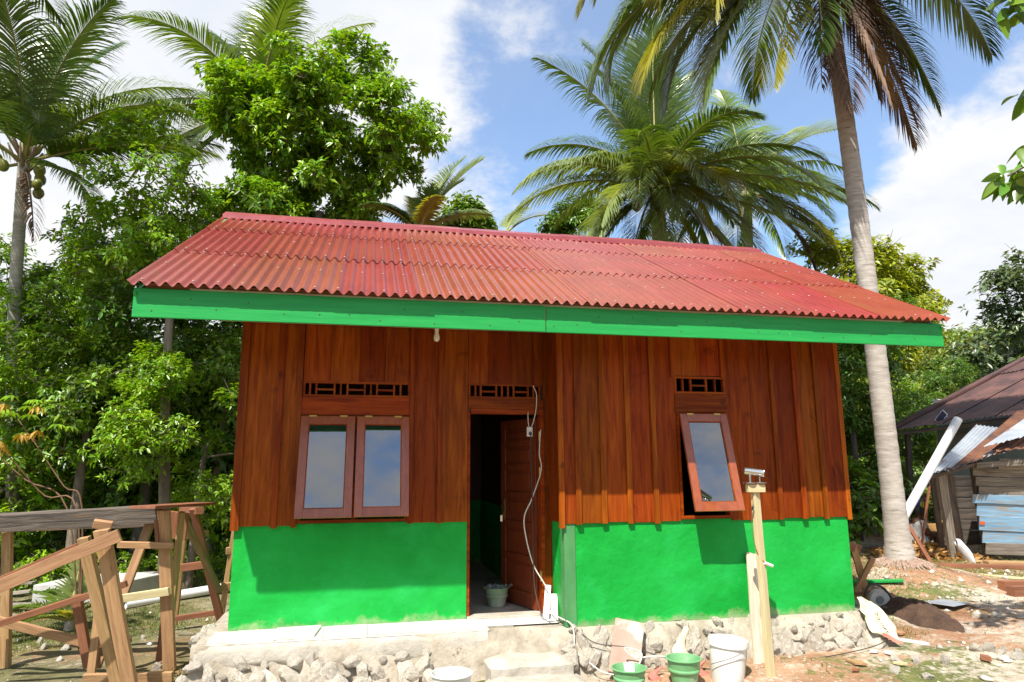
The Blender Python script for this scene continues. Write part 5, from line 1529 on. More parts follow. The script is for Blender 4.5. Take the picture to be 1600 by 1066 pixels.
palm('coconut_palm', 'farther coconut palm between the broad palm and the tall trunk', (bs_.x, bs_.y, gz(bs_.x, bs_.y)), tp, .2, .16,
     [(90, 80, 4.8, 30, frond_g, NF), (60, 66, 4.8, 45, frond_g, NF), (15, 52, 4.6, 42, frond_p, dict(droop=.4, nl=62)), (30, 60, 4.1, 40, frond_p, NF), (0, 28, 3.6, 75, frond_g, NF), (-15, 12, 3.8, 60, frond_d, dict(droop=.9, nl=62)), (-35, 0, 3.6, 60, frond_g, NF), (-60, -12, 3.4, 50, frond_g, NF), (150, 64, 3.8, 55, frond_g, NF),
      (180, 30, 3.6, 75, frond_g, NF), (-90, 20, 3.4, 80, frond_g, NF), (-20, -30, 3.4, 40, frond_b, dict(droop=1.1, nl=46, ragged=.2)), (10, -10, 3.7, 50, frond_d, NF), (120, 20, 3.4, 80, frond_d, NF), (-70, 10, 3.8, 85, frond_g, NF), (-110, 5, 3.6, 80, frond_g, NF), (-40, -25, 3.6, 50, frond_y, NF), (10, 44, 4.0, 70, frond_g, NF), (170, 10, 3.6, 70, frond_g, NF), (-80, -40, 3.2, 36, frond_g, NF), (-30, -42, 3.2, 36, frond_b, NF), (-120, -36, 3.2, 40, frond_g, NF)],
     73, coconuts=0)
# left palm with coconuts
tp = at(38, 255, 14.6); bs_ = at(42, 720, 15.0)
palm('coconut_palm', 'coconut palm bearing green nuts at the left wood edge', (bs_.x, bs_.y, gz(bs_.x, bs_.y)), tp, .125, .115,
     [(60, 78, 4.2, 30, frond_d, NF), (110, 80, 4.4, 30, frond_d, NF), (150, 70, 4.2, 50, frond_d, NF), (30, 66, 4.2, 60, frond_g, NF), (0, 48, 4.1, 75, frond_g, dict(droop=.9, nl=66)), (-30, 72, 4.2, 60, frond_d, NF), (-70, 70, 4.2, 70, frond_d, NF), (200, 60, 4.2, 70, frond_d, NF), (180, 35, 4.0, 80, frond_g, NF), (-110, 60, 4.2, 75, frond_d, NF),
      (8, 24, 4.0, 42, frond_p, NF), (-4, 14, 3.9, 30, frond_g, dict(droop=.8, nl=64)), (20, 32, 4.0, 40, frond_p, NF), (-50, 25, 3.6, 85, frond_d, NF), (230, 30, 3.6, 85, frond_d, NF), (-20, -10, 3.2, 60, frond_g, dict(droop=1.1, nl=56)), (-20, -66, 1.9, 14, frond_b, dict(droop=1.2, nl=30, ragged=.4)), (200, -20, 3.0, 60, frond_d, NF)],
     74, coconuts=13, bow=(-.15, 0))
# a nearer palm frond hanging in at the top left corner belongs to a palm outside the frame
tp = at(-120, -60, 10.5); bs_ = at(-260, 800, 10.5)
palm('coconut_palm', 'palm outside the left edge hanging dark fronds into the corner', (bs_.x, bs_.y, gz(bs_.x, bs_.y)), tp, .17, .15,
     [(-8, 30, 3.6, 80, frond_d, dict(droop=.9, nl=66)), (-30, 14, 3.4, 80, frond_g, DD), (15, 45, 3.8, 90, frond_d, DD), (180, 30, 3.6, 80, frond_d, NF), (90, 50, 3.6, 70, frond_d, NF), (-90, 45, 3.6, 80, frond_d, NF), (130, 70, 3.6, 50, frond_d, NF), (240, 50, 3.6, 80, frond_g, NF)], 75)
# palm behind the big tree
tp = at(405, 175, 17.2); bs_ = at(395, 700, 17.2)
palm('coconut_palm', 'coconut palm half hidden behind the big round tree', (bs_.x, bs_.y, gz(bs_.x, bs_.y)), tp, .19, .16,
     [(110, 76, 4.4, 26, frond_d, dict(droop=.35, nl=68)), (140, 66, 4.2, 40, frond_d, dict(droop=.4, nl=66)), (80, 84, 4.5, 20, frond_d, NF), (30, 70, 4.6, 45, frond_p, NF), (174, 22, 4.6, 55, frond_d, dict(droop=1.5, nl=74)), (185, 12, 4.0, 60, frond_g, NF), (200, -20, 3.6, 45, frond_p, NF), (225, -42, 3.4, 30, frond_p, NF), (240, -30, 3.4, 50, frond_g, NF), (0, 40, 4, 70, frond_g, NF), (-60, 50, 4, 80, frond_g, NF), (-120, 40, 4, 80, frond_g, NF), (60, 40, 4, 70, frond_d, NF)], 76)
# young palms behind the ridge
tp = at(655, 366, 13.0); bs_ = at(655, 480, 14.5)
palm('young_palm', 'young palm with upright fronds at the edge of the big tree', (bs_.x, bs_.y, gz(bs_.x, bs_.y)), tp, .12, .1,
     [(30, 64, 2.3, 25, frond_p, dict(droop=.3, nl=44, lw=.03)), (48, 70, 2.2, 25, frond_p, dict(droop=.3, nl=44, lw=.03)), (40, 66, 1.7, 30, frond_p, dict(droop=.3, nl=44, lw=.03)), (70, 74, 1.5, 30, frond_g, dict(droop=.3, nl=44, lw=.03)), (110, 70, 1.3, 40, frond_y, dict(droop=.3, nl=40, lw=.03)), (150, 60, 1.4, 60, frond_g, NF), (10, 40, 1.5, 50, frond_p, NF), (-60, 50, 1.2, 70, frond_y, NF), (200, 50, 1.3, 70, frond_d, NF)], 77, stub=False)
tp = at(790, 365, 20); bs_ = at(790, 480, 20)
palm('young_palm', 'distant small palm showing two pale fronds above the ridge', (bs_.x, bs_.y, gz(bs_.x, bs_.y)), tp, .12, .1,
     [(150, 30, 2.0, 40, frond_p, dict(droop=.4, nl=40)), (20, 45, 1.9, 50, frond_y, dict(droop=.4, nl=40)), (60, 60, 1.8, 40, frond_p, NF), (200, 10, 1.8, 40, frond_g, NF)], 78, stub=False)
# seedling between the trestles
sd_ = on_ground(108, 985)
palm('palm_seedling', 'spiky palm seedling sprouting between the trestles', sd_, sd_ + Vector((0, 0, .12)), .05, .04,
     [(110, 78, .72, 22, frond_p, dict(droop=.15, nl=14, lw=.05, ll=.3)), (70, 72, .66, 30, frond_p, dict(droop=.15, nl=14, lw=.05, ll=.3)), (160, 50, .7, 60, frond_g, dict(droop=.3, nl=16, lw=.05, ll=.3)), (190, 35, .75, 60, frond_g, dict(droop=.3, nl=16, lw=.05, ll=.3)), (210, 20, .75, 50, frond_y, dict(droop=.3, nl=16, lw=.05, ll=.3)), (20, 45, .6, 60, frond_g, dict(droop=.3, nl=14, lw=.05, ll=.3)), (240, 25, .7, 60, frond_g, dict(droop=.3, nl=16, lw=.05, ll=.3)), (-60, 40, .5, 60, frond_y, dict(droop=.3, nl=14, lw=.05, ll=.3))], 79, stub=False, cat='seedling')

# --- cassava-like plant with yellowing leaves at the left edge
cb = ground_under(135, 7.6)
cv = empty('cassava_plant', cb, 'thin-stemmed plant with fingered yellowing leaves at the left edge', 'plant')
tips = [((128, 792, 7.6), (100, 760, 7.6), (60, 700, 7.6), (28, 655, 7.7)), ((120, 795, 7.6), (70, 775, 7.6), (20, 720, 7.5), (-15, 690, 7.5)), ((105, 795, 7.7), (40, 750, 7.7), (-10, 700, 7.7), (-40, 640, 7.7))]
gm_ = MB(); g = np.random.default_rng(8); VV = []; FF = []; VY = []; FY = []
nb = 0; ny_ = 0
for tpx in tips:
    pts = [cb] + [at(*t) for t in tpx]
    gm_.tube(cable(pts, 5), [.012 - .008 * i / (5 * (len(pts) - 1)) for i in range(5 * (len(pts) - 1) + 1)], 6)
    for k_ in range(11):
        c = np.array(pts[-1]) + g.normal(size=3) * np.array([.25, .25, .12]) + np.array([0, 0, .05])
        yl = g.random() < .3
        nlf = 7; ang = np.linspace(-1.9, 1.9, nlf); a0 = g.uniform(0, 6.28)
        D_ = np.stack([np.cos(a0 + ang), np.sin(a0 + ang), np.full(nlf, -.35 if not yl else -.9)], 1)
        V, F = leaf_arrays(np.repeat(c[None], nlf, 0), D_, np.repeat(np.array([[0, 0, 1.0]]), nlf, 0), np.full(nlf, .13), .28, .4)
        if yl: VY.append(V); FY.append(F + ny_); ny_ += len(V)
        else: VV.append(V); FF.append(F + nb); nb += len(V)
gm_.part('stem', M('brown_stem', (0.12, 0.06, 0.03), (0.18, 0.1, 0.05), rough=.8), cv, smooth=True)
link('foliage', npmesh('foliage', np.concatenate(VV) - np.array(cb), np.concatenate(FF), leaf_a), cv)
link('yellow_foliage', npmesh('yellow_foliage', np.concatenate(VY) - np.array(cb), np.concatenate(FY), leaf_yel), cv)

def broad_leaf(P, D_, Nr, L_, wid):
    """one smooth-edged broad leaf, folded on its midrib"""
    D_ = D_ / np.linalg.norm(D_); Sd = np.cross(D_, Nr); Sd /= np.linalg.norm(Sd) + 1e-9; Nn = np.cross(Sd, D_)
    V = []; F = []; ts = (0, .1, .25, .42, .6, .78, .91, 1)
    for t in ts:
        w = wid * L_ * .5 * math.sin(math.pi * min(1, t ** .85)) ** .8 if 0 < t < 1 else 0.001
        c = P + D_ * L_ * t + np.array([0, 0, -.25]) * L_ * t * t
        V += [c - Sd * w + Nn * w * .35, c, c + Sd * w + Nn * w * .35]
    for i in range(len(ts) - 1):
        a = 3 * i; F += [(a, a + 1, a + 4, a + 3), (a + 1, a + 2, a + 5, a + 4)]
    return np.array(V), np.array(F)


# --- tree outside the right edge whose leafy twigs hang into the frame
tw = at(1720, 150, 6.0); tb_ = at(1850, 800, 6.5)
rt = empty('overhanging_tree', (tb_.x, tb_.y, gz(tb_.x, tb_.y) - .1), 'broad glossy-leaved tree outside the right edge reaching twigs into view', 'tree')
O_ = np.array(rt.location); tmb = MB()
trunk_pts = [Vector(tb_.x and (tb_.x, tb_.y, rt.location.z)), at(1840, 400, 6.4), at(1800, 100, 6.2), at(1780, -150, 6.1)]
tmb.tube(cable(trunk_pts, 5), [.14 - .07 * i / 15 for i in range(16)], 10)
ends = [(1578, 12, 5.9), (1600, -30, 5.9), (1640, 20, 6), (1606, 140, 6.0), (1575, 275, 5.8), (1600, 262, 5.9), (1650, 280, 6), (1700, 60, 6), (1720, 200, 6.2), (1750, -80, 6.1), (1690, -60, 5.9), (1850, 60, 6.3), (1900, 150, 6.4), (1960, 0, 6.2), (1880, -120, 6.2)]
VV = []; FF = []; nb = 0; g = np.random.default_rng(14)
for ex in ends:
    p = at(*ex); q0 = at(1800, ex[1] * .5 + 60, 6.2)
    tmb.tube(cable([q0, (q0 + p) / 2 + Vector((0, 0, .12)), p], 4), [.03 - .022 * i / 8 for i in range(9)], 6)
    for k_ in range(26):
        c = np.array(p) + g.normal(size=3) * .07 + np.array((RT * float(g.uniform(-.02, .22))))
        d = g.normal(size=(1, 3)) + np.array([[0, 0, -1.0]]) - np.array(RT)[None] * .55
        V, F = broad_leaf(c, d[0], g.normal(size=3) * .6 - np.array(FW) + np.array([0, 0, .6]), g.uniform(.13, .22), .5)
        VV.append(V); FF.append(F + nb); nb += len(V)
tmb.part('trunk', bark, rt, smooth=True)
link('crown', npmesh('crown', np.concatenate(VV) - O_, np.concatenate(FF), leaf_c, True), rt)

# ==================================================================== shacks on the right
def sheet_quad(A, B, C, D_, waves, mat, name, parent, thick=.012, ragged=0.0):
    """corrugated sheet over quad A,B (eave) D_,C (top): corrugations run from eave to top"""
    A, B, C, D_ = map(Vector, (A, B, C, D_)); nn = (B - A).cross(D_ - A).normalized()
    if nn.z < 0: nn = -nn
    n = waves * 6; m = 4; V = []; F = []; q = random.Random(int(A.x * 100))
    for i in range(n + 1):
        u = i / n; e0 = q.uniform(-ragged, ragged)
        for j in range(m + 1):
            v = j / m
            if j == 0: v += e0
            p = (A * (1 - u) + B * u) * (1 - v) + (D_ * (1 - u) + C * u) * v
            V.append(tuple(p + nn * thick * math.cos(2 * math.pi * u * waves)))
    for i in range(n):
        for j in range(m): a = i * (m + 1) + j; F.append((a, a + m + 1, a + m + 2, a + 1))
    o_ = world_loc(parent)
    return link(name, npmesh(name, np.array(V) - np.array(o_), np.array(F), mat, True), parent)


# old house with dark rusted roof
A = at(1393, 673, 15.2); B = at(1680, 634, 13.6); Cc = at(1690, 516, 18.5)
up_v = Cc - A
hb = empty('old_house', ground_under(1560, 15.5), 'old pale house with a dark rusted corrugated roof', 'house')
for i in range(7):
    u0, u1 = i / 7, (i + 1) / 7 + .02
    a = A + (B - A) * u0; b_ = A + (B - A) * u1; lift = Vector((0, 0, .012 * (i % 2)))
    sheet_quad(a + lift, b_ + lift, b_ + up_v * .52 + lift, a + up_v * .52 + lift, 6, rust_dark, 'roof_sheet', hb, ragged=.01)
    a2, b2 = a + up_v * .5, b_ + up_v * .5; l2 = lift + Vector((0, 0, .03))
    sheet_quad(a2 + l2, b2 + l2, b2 + up_v * .5 + l2, a2 + up_v * .5 + l2, 6, rust_dark, 'roof_sheet', hb)
MB().beam(A + Vector((-.05, 0, .03)), A + up_v + Vector((-.05, 0, .03)), .18, .05).part('barge_cap', rust_dark, hb)
wa = at(1464, 672, 15.9); wb_ = at(1690, 640, 14.6); zb = gz(wa.x, wa.y) - .2
dirw = (wb_ - wa); dirw.z = 0; bk_ = Vector((-dirw.y, dirw.x, 0)).normalized() * 3.2
if bk_.dot(FW) < 0: bk_ = -bk_
zt1 = wa.z + .06
ll = [Vector((wa.x, wa.y, zb)), Vector((wb_.x, wb_.y, zb)), Vector((wb_.x, wb_.y, zb)) + bk_, Vector((wa.x, wa.y, zb)) + bk_]
MB().hull(ll, [Vector((p.x, p.y, zt1 + (0.0 if k_ < 2 else .9))) for k_, p in enumerate(ll)]).part('wall', wall_gr, hb)
bp('wall_batten', (1490, 679, 15.6), (1580, 668, 15.1), .05, .03, grey_wood, hb)
bp('eave_beam', (1400, 678, 15.3), (1680, 642, 13.75), .07, .06, timber_dark, hb)
bp('veranda_post', (1418, 676, 15.5), (1425, 800, 15.6), .10, .10, timber_dark, hb)
# small solar panel on that roof
sp = at(1470, 652, 14.95)
spn = empty('solar_panel', sp - Vector((0, 0, .1)), 'tiny solar panel propped on the dark rusted roof', 'solar panel')
for nm, w_, mm, off_ in (('frame', .15, pvc, 0), ('cells', .13, solar, .012)):
    bp(nm, (1464 + (1 if nm == 'cells' else 0), 660 - (1 if nm == 'cells' else 0), 14.9 - off_), (1477 - (1 if nm == 'cells' else 0), 644 + (1 if nm == 'cells' else 0), 14.95 - off_), w_, .012, mm, spn, bevel=0)
bp('prop', (1476, 645, 14.95), (1481, 654, 15.0), .02, .02, pvc, spn, bevel=0)

# patched shed with blue planks
sh = empty('plank_shed', ground_under(1540, 12.5), 'patched plank shed with peeling blue boards and rusty sheet roof', 'shed')
rows_ = [(737, 12.5, grey_wood, 1520, 0), (752, 13, grey_wood, 1524, .01), (766, 12, grey_wood, 1529, 0), (779, 13.5, blue_wood, 1519, .02), (796, 19, blue_wood, 1526, 0), (817, 22, blue_wood, 1530, .015), (839, 18, blue_wood, 1535, 0), (857, 17, grey_wood, 1540, .02)]
for y_, h_, mm, x_, off_ in rows_:
    w_ = h_ * 12.5 / FPX * 1.02
    bp('plank', (x_, y_, 12.5 - off_), (1700, y_ + 6 + random.uniform(-1, 1), 12.4 - off_), w_, .025, mm, sh, wob=.006)
bp('plank', (1560, 724, 12.45), (1700, 730, 12.4), .2, .03, grey_wood, sh, wob=.006)
bp('patch', (1531, 817, 12.455), (1539, 818, 12.455), .06, .004, orange_p, sh, bevel=0)
bp('corner_post', (1470, 742, 12.45), (1490, 874, 12.5), .14, .10, grey_wood, sh, wob=.01)
bp('corner_post', (1457, 745, 12.9), (1474, 872, 12.9), .09, .06, timber_dark, sh, wob=.006)
bp('door_post', (1519, 724, 12.6), (1543, 880, 12.6), .08, .08, timber_dark, sh)
bp('door_post', (1480, 738, 12.75), (1503, 872, 12.75), .16, .05, timber_dark, sh)
bp('eave_pole', (1452, 746, 12.3), (1535, 722, 12.35), .06, .06, timber_dark, sh)
bp('eave_pole', (1525, 727, 12.3), (1700, 716, 12.2), .10, .05, grey_wood, sh)
for k_ in range(8):
    bp('plank', (1452 + k_ * 3, 752 + k_ * 17, 14.6), (1720, 750 + k_ * 17.5, 14.6), .21, .03, timber_dark, sh, wob=.004)
for k_ in range(6):
    a = at(1690, 750 + k_ * 23, 12.5); b_ = at(1690, 752 + k_ * 20, 14.6)
    board('plank', a, b_, .25, .03, timber_dark, sh, up=RT, bevel=0)
L0, U0 = 12.1, 13.7
for (a, b_, c, d), mm, wv, lf in ((((1449, 743), (1512, 727), (1576, 670), (1526, 664)), zinc, 8, 0), (((1449, 744), (1490, 733), (1496, 724), (1462, 731)), rust, 5, .03), (((1488, 736), (1548, 716), (1660, 632), (1592, 646)), rust, 8, .05),
                                  (((1534, 722), (1578, 714), (1668, 668), (1630, 660)), zinc, 5, .09), (((1556, 716), (1690, 704), (1720, 640), (1640, 662)), rust, 9, .12), (((1538, 700), (1600, 684), (1690, 622), (1640, 630)), zinc, 7, .02)):
    lfv = Vector((0, 0, lf))
    sheet_quad(at(*a, L0) + lfv, at(*b_, L0 + .05) + lfv, at(*c, U0) + lfv, at(*d, U0) + lfv, wv, mm, 'roof_sheet', sh, ragged=.03)
# white sack leaning in the shed opening
ws = ground_under(1512, 12.2)
mb = MB()
for i in range(11):
    t = i / 10; p = ws + (at(1528, 868, 12.15) - at(1500, 843, 12.4)) * (t - .5) + Vector((0, 0, .20 - .08 * t)); mb.v += [tuple(p + Vector((0, 0, 1)) * math.sin(a) * .15 * max(.12, math.sin(math.pi * (t * .9 + .05)) ** .5) * (1 + .1 * math.sin(a * 3 + i)) + FW * math.cos(a) * .13 * math.sin(math.pi * (t * .9 + .05)) ** .5) for a in [2 * math.pi * k_ / 12 for k_ in range(12)]]
for i in range(10):
    for k_ in range(12): a = i * 12 + k_; b2 = i * 12 + (k_ + 1) % 12; mb.f.append((a, b2, b2 + 12, a + 12))
mb.f.append(tuple(range(12))); mb.f.append(tuple(range(120, 132)))
mb.thing('white_sack', cloth_w, 'full white sack lying at the shed opening', 'sack', smooth=True)

# white pipe leaning, sticks
a_, b_ = at(1412, 808, 11.45), at(1497, 655, 12.0)
pp = MB().tube([a_, b_], .072, 20, cap=False).tube([b_, a_], .062, 20, cap=False).thing('drain_pipe', pvc, 'long white plastic pipe leaning up against the shed roof', 'pipe', smooth=True)
g1 = ground_under(1453, 11.2)
bp('stick', (1410, 806, 11.55), (1455, 880, 11.3), .06, .045, timber_red, None, label='reddish stick propping up the white pipe foot', cat='stick')
bp('stick', (1452, 760, 12.2), (1438, 872, 12.1), .035, .03, timber_red, None, label='thin upright stick in front of the seated person', cat='stick')

# timber pile
gp = 'sawn boards stacked in front of the shed'
for nm, a, b_, w_, t_, mm, lab in (('timber_board', (1445, 884, 11.6), (1690, 890, 11.2), .16, .09, timber_red, 'rough dark red timber at the back of the stacked boards'),
                                  ('timber_board', (1455, 892, 10.9), (1690, 913, 10.3), .16, .035, timber_pale, 'yellow sawn board lying on top of the stacked timber'),
                                  ('timber_board', (1445, 898, 10.9), (1690, 923, 10.2), .2, .05, timber_red, 'long reddish board lowest of the stack before the shed'),
                                  ('timber_board', (1540, 879, 11.9), (1690, 882, 11.7), .2, .05, timber, 'short brown board at the shed foot behind the stack')):
    pa, pb2 = at(*a), at(*b_)
    board(nm, pa, pb2, w_, t_, mm, None, up=(0, 0, 1), wob=.004, label=lab, cat='board')
for i, (a, b_) in enumerate((((1566, 923), (1660, 921)), ((1580, 932), (1670, 928)))):
    pa, pb2 = on_ground(*a), on_ground(*b_)
    board('timber_block', pa + Vector((0, 0, .06)), pb2 + Vector((0, 0, .06)), .12, .13, timber_red, None, up=(0, 0, 1), label=('rear' if i == 0 else 'front') + ' one of two squared red timbers on the grass', cat='timber')
pa, pb2 = on_ground(1310, 915), on_ground(1412, 913)
board('green_board', pa + Vector((0, 0, .05)), pb2 + Vector((0, 0, .05)), .14, .03, green_board, None, up=(0, 0, 1), label='green painted board lying flat behind the house corner', cat='board')

# sawhorse right of the house
sr = empty('sawhorse', ground_under(1345, 8.7), 'small sawhorse with crossed legs at the right house corner', 'sawhorse')
bp('leg', (1331, 848, 8.6), (1358, 940, 8.7), .08, .04, timber, sr)
bp('leg', (1364, 872, 8.5), (1332, 935, 8.6), .06, .04, timber, sr)
bp('crossbar', (1322, 852, 8.5), (1343, 858, 8.7), .10, .05, timber_red, sr)
bp('crossbar', (1335, 928, 8.55), (1372, 922, 8.75), .04, .03, timber_red, sr)
# circular saw
cs_ = on_ground(1372, 950)
cw_ = empty('circular_saw', cs_, 'grey power saw resting on the ground beside the sawhorse', 'power saw')
MB().tube([cs_ + Vector((-.02, -.05, .11)) - FW * .03, cs_ + Vector((-.02, -.05, .11)) + FW * .03], [.12, .12], 24).part('blade_guard', slab_m, cw_, smooth=True, auto=True)
MB().tube([cs_ + Vector((-.02, -.05, .115)) - FW * .034, cs_ + Vector((-.02, -.05, .115)) - FW * .045], [.05, .045], 20).part('blade', grey_pl, cw_)
MB().tube(cable([cs_ + RT * -.16 + Vector((0, 0, .13)), cs_ + RT * -.08 + Vector((0, 0, .27)), cs_ + RT * .08 + Vector((0, 0, .24)), cs_ + RT * .19 + Vector((0, 0, .1))]), .013, 8).part('handle', dark_pl, cw_, smooth=True)
MB().box(tuple(cs_ + Vector((-.2, -.12, .0))), tuple(cs_ + Vector((.2, .06, .02)))).part('base_plate', grey_pl, cw_)

# soil mound with sheets
mc = on_ground(1432, 962); mm_ = MB(); n, m = 56, 20
for i in range(m + 1):
    t = i / m
    for j in range(n):
        a = 2 * math.pi * j / n; r_ = t * (1 + .3 * (float(vnoise(math.cos(a) * 2 + 4, math.sin(a) * 2 + 4, 61)) - .5))
        x = mc.x + (RT.x * math.cos(a) * .40 + FW.x * math.sin(a) * .75) * r_; y = mc.y + (RT.y * math.cos(a) * .40 + FW.y * math.sin(a) * .75) * r_
        mm_.v.append((x, y, gz(x, y) + .17 * (1 - t * t) ** 1.2 + .07 * (float(vnoise(x * 9, y * 9, 62)) - .5) * (1 - t * .6) + .04 * (float(vnoise(x * 22, y * 22, 63)) - .5) - .02 * t))
for i in range(m):
    for j in range(n): a = i * n + j; b2 = i * n + (j + 1) % n; mm_.f.append((a, a + n, b2 + n, b2))
mm_.thing('soil_mound', soil, 'heap of dark brown soil on the yard', 'soil heap', smooth=True)
pa, pb2 = on_ground(1458, 945), on_ground(1505, 952)
board('sheet_offcut', pa + Vector((0, 0, .05)), pb2 + Vector((0, 0, .05)), .5, .008, zinc, None, up=(0, .1, 1), label='grey metal sheet offcut lying beside the soil heap', cat='sheet')
pa, pb2 = on_ground(1375, 955), on_ground(1415, 945)
board('scrap_board', pa + Vector((0, 0, .04)), pb2 + Vector((0, 0, .06)), .14, .02, timber_dark, None, up=(0, 0, 1), label='dark scrap board half under the soil heap', cat='board')
pa, pb2 = on_ground(1390, 1000), on_ground(1452, 1009)
board('white_strip', pa + Vector((0, 0, .02)), pb2 + Vector((0, 0, .015)), .10, .012, tile_w, None, up=(0, 0, 1), label='long white pointed strip on the soil near the sack', cat='strip')
for i, (x_, y_, s_, mt, nm, lab) in enumerate(((1367, 1021, .09, tile_w, 'tile_shard', 'small white tile shard lying left of the diamond shard'), (1389, 1023, .12, tile_w, 'tile_shard', 'diamond shaped white tile shard on the orange soil'), (1406, 1040, .11, timber_pale, 'wood_offcut', 'square pale wood offcut on the thin grass'), (1376, 1035, .04, tile_w, 'tile_shard', 'tiniest white tile chip below the diamond shard'),
                                               (1340, 1039, .18, timber, 'bark_strip', 'curled brown bark strip at the foot of the stones'), (1338, 1050, .09, timber_red, 'wood_chip', 'reddish wood chip on the ground below the bark strip'), (1540, 1033, .12, timber_red, 'brick_piece', 'red brick piece lying in the thin grass'), (1575, 1036, .07, tile_w, 'tile_shard', 'white rubble piece right of the red brick piece'), (1405, 992, .16, timber, 'wood_chip', 'orange wood splinter beside the sack foot'))):
    p = on_ground(x_, y_); a = i * 1.3; w_ = s_ * .55; d1 = Vector((math.cos(a), math.sin(a), 0)); d2 = Vector((-d1.y, d1.x, 0)); z_ = Vector((0, 0, .012)); z2 = Vector((0, 0, .018 + .02 * (nm == 'brick_piece')))
    lo = [p - d1 * s_ * .6 + z_, p - d2 * w_ * .6 + z_, p + d1 * s_ * .5 + z_, p + d2 * w_ * .7 + z_]
    MB().hull(lo, [q + z2 for q in lo]).thing(nm, mt, lab, nm.split('_')[-1])

# washing on a pole
pl_ = empty('clothes_pole', ground_under(1405, 15.4), 'horizontal pole hung with washing behind the palm', 'pole')
bp('rail', (1402, 787, 15.4), (1450, 779, 15.4), .05, .05, grey_wood, pl_)
bp('upright', (1447, 772, 15.4), (1449, 862, 15.4), .05, .05, grey_wood, pl_)
bp('upright', (1404, 782, 15.4), (1405, 862, 15.4), .05, .05, grey_wood, pl_)
for (x0, x1, y0, y1), mm, lab in (((1424, 1438, 780, 797), cloth_b, 'blue cloth hanging on the pole above the seated person'), ((1438, 1448, 784, 794), cloth_y, 'yellow cloth hanging next to the blue one'), ((1408, 1422, 785, 798), cloth_w, 'pale cloth hanging on the pole near the palm trunk')):
    mb = MB(); n, m = 10, 5
    for i in range(n + 1):
        for j in range(m + 1): mb.v.append(tuple(at(x0 + (x1 - x0) * i / n, y0 + (y1 - y0) * j / m + 1.5 * math.sin(i * 1.3), 15.37 - .03 * math.sin(i * 1.7) * (j / m))))
    for i in range(n):
        for j in range(m): a = i * (m + 1) + j; mb.f.append((a, a + m + 1, a + m + 2, a + 1))
    o = mb.thing('hanging_cloth', mm, lab, 'cloth', smooth=True); md = o.modifiers.new('t', 'SOLIDIFY'); md.thickness = .01

# ==================================================================== seated person and dog
def skin_obj(name, verts, edges, radii, mat, parent, sub=2, root=0):
    o_ = world_loc(parent)
    me = bpy.data.meshes.new(name); me.from_pydata([tuple(Vector(v) - o_) for v in verts], edges, []); me.materials.append(mat)
    o = bpy.data.objects.new(name, me); COL.objects.link(o); o.parent = parent
    m = o.modifiers.new('skin', 'SKIN'); m.use_smooth_shade = True
    if not me.skin_vertices: 
        me.attributes.new('x', 'FLOAT', 'POINT')
    sv = me.skin_vertices[0].data
    for i, r_ in enumerate(radii): sv[i].radius = (r_, r_) if not isinstance(r_, tuple) else r_; sv[i].use_root = (i == root)
    s = o.modifiers.new('sub', 'SUBSURF'); s.levels = sub; s.render_levels = sub
    return o


def skin_mesh_safe(*a, **k):
    return skin_obj(*a, **k)


PB = ground_under(1433, 13.4)
pf = Vector((RT.x, RT.y, 0)).normalized(); pl2 = Vector((-pf.y, pf.x, 0))     # facing right in the picture


def pp_(f_, l_, z_): return PB + pf * f_ + pl2 * l_ + Vector((0, 0, z_))


person = empty('person', PB, 'person in a grey-white shirt sitting and leaning over their knees', 'person')
V = [pp_(0, 0, .17), pp_(.02, 0, .32), pp_(.07, 0, .48), pp_(.11, 0, .58), pp_(.135, 0, .63), pp_(.16, 0, .68), pp_(.175, 0, .74), pp_(.17, 0, .81)]
R_ = [.13, .12, .13, .11, .055, .06, .085, .075]; E_ = [(0, 1), (1, 2), (2, 3), (3, 4), (4, 5), (5, 6), (6, 7)]


def chain(start, pts, rr_):
    prev = start
    for p, r_ in zip(pts, rr_): V.append(p); R_.append(r_); E_.append((prev, len(V) - 1)); prev = len(V) - 1
    return prev


for s_ in (-1, 1):
    chain(3, [pp_(.12, .17 * s_, .56), pp_(.20, .20 * s_, .40), pp_(.26, .19 * s_, .33), pp_(.40, .12 * s_, .34), pp_(.46, .10 * s_, .33)], [.06, .048, .042, .034, .028])
    chain(0, [pp_(.10, .11 * s_, .19), pp_(.30, .14 * s_, .34), pp_(.40, .14 * s_, .38), pp_(.38, .13 * s_, .22), pp_(.33, .13 * s_, .06), pp_(.40, .13 * s_, .03), pp_(.47, .13 * s_, .025)], [.09, .078, .062, .055, .04, .038, .026])
    w_ = len(V)
    hb_ = pp_(.46, .10 * s_, .33); V.append(hb_ + pf * .03); R_.append(.028); E_.append((w_ - 8 if False else [i for i, v in enumerate(V) if v == hb_][0], len(V) - 1)); palm_i = len(V) - 1
    for k_ in range(4):
        V.append(hb_ + pf * .075 + pl2 * (k_ - 1.5) * .018 + Vector((0, 0, -.004))); R_.append(.0085); E_.append((palm_i, len(V) - 1)); V.append(V[-1] + pf * (.03 - .005 * abs(k_ - 1.3)) + Vector((0, 0, -.025))); R_.append(.007); E_.append((len(V) - 2, len(V) - 1))
    V.append(hb_ + pf * .035 - pl2 * .04 * s_ + Vector((0, 0, -.012))); R_.append(.009); E_.append((palm_i, len(V) - 1))
skin_obj('body', V, E_, R_, skin_m, person)
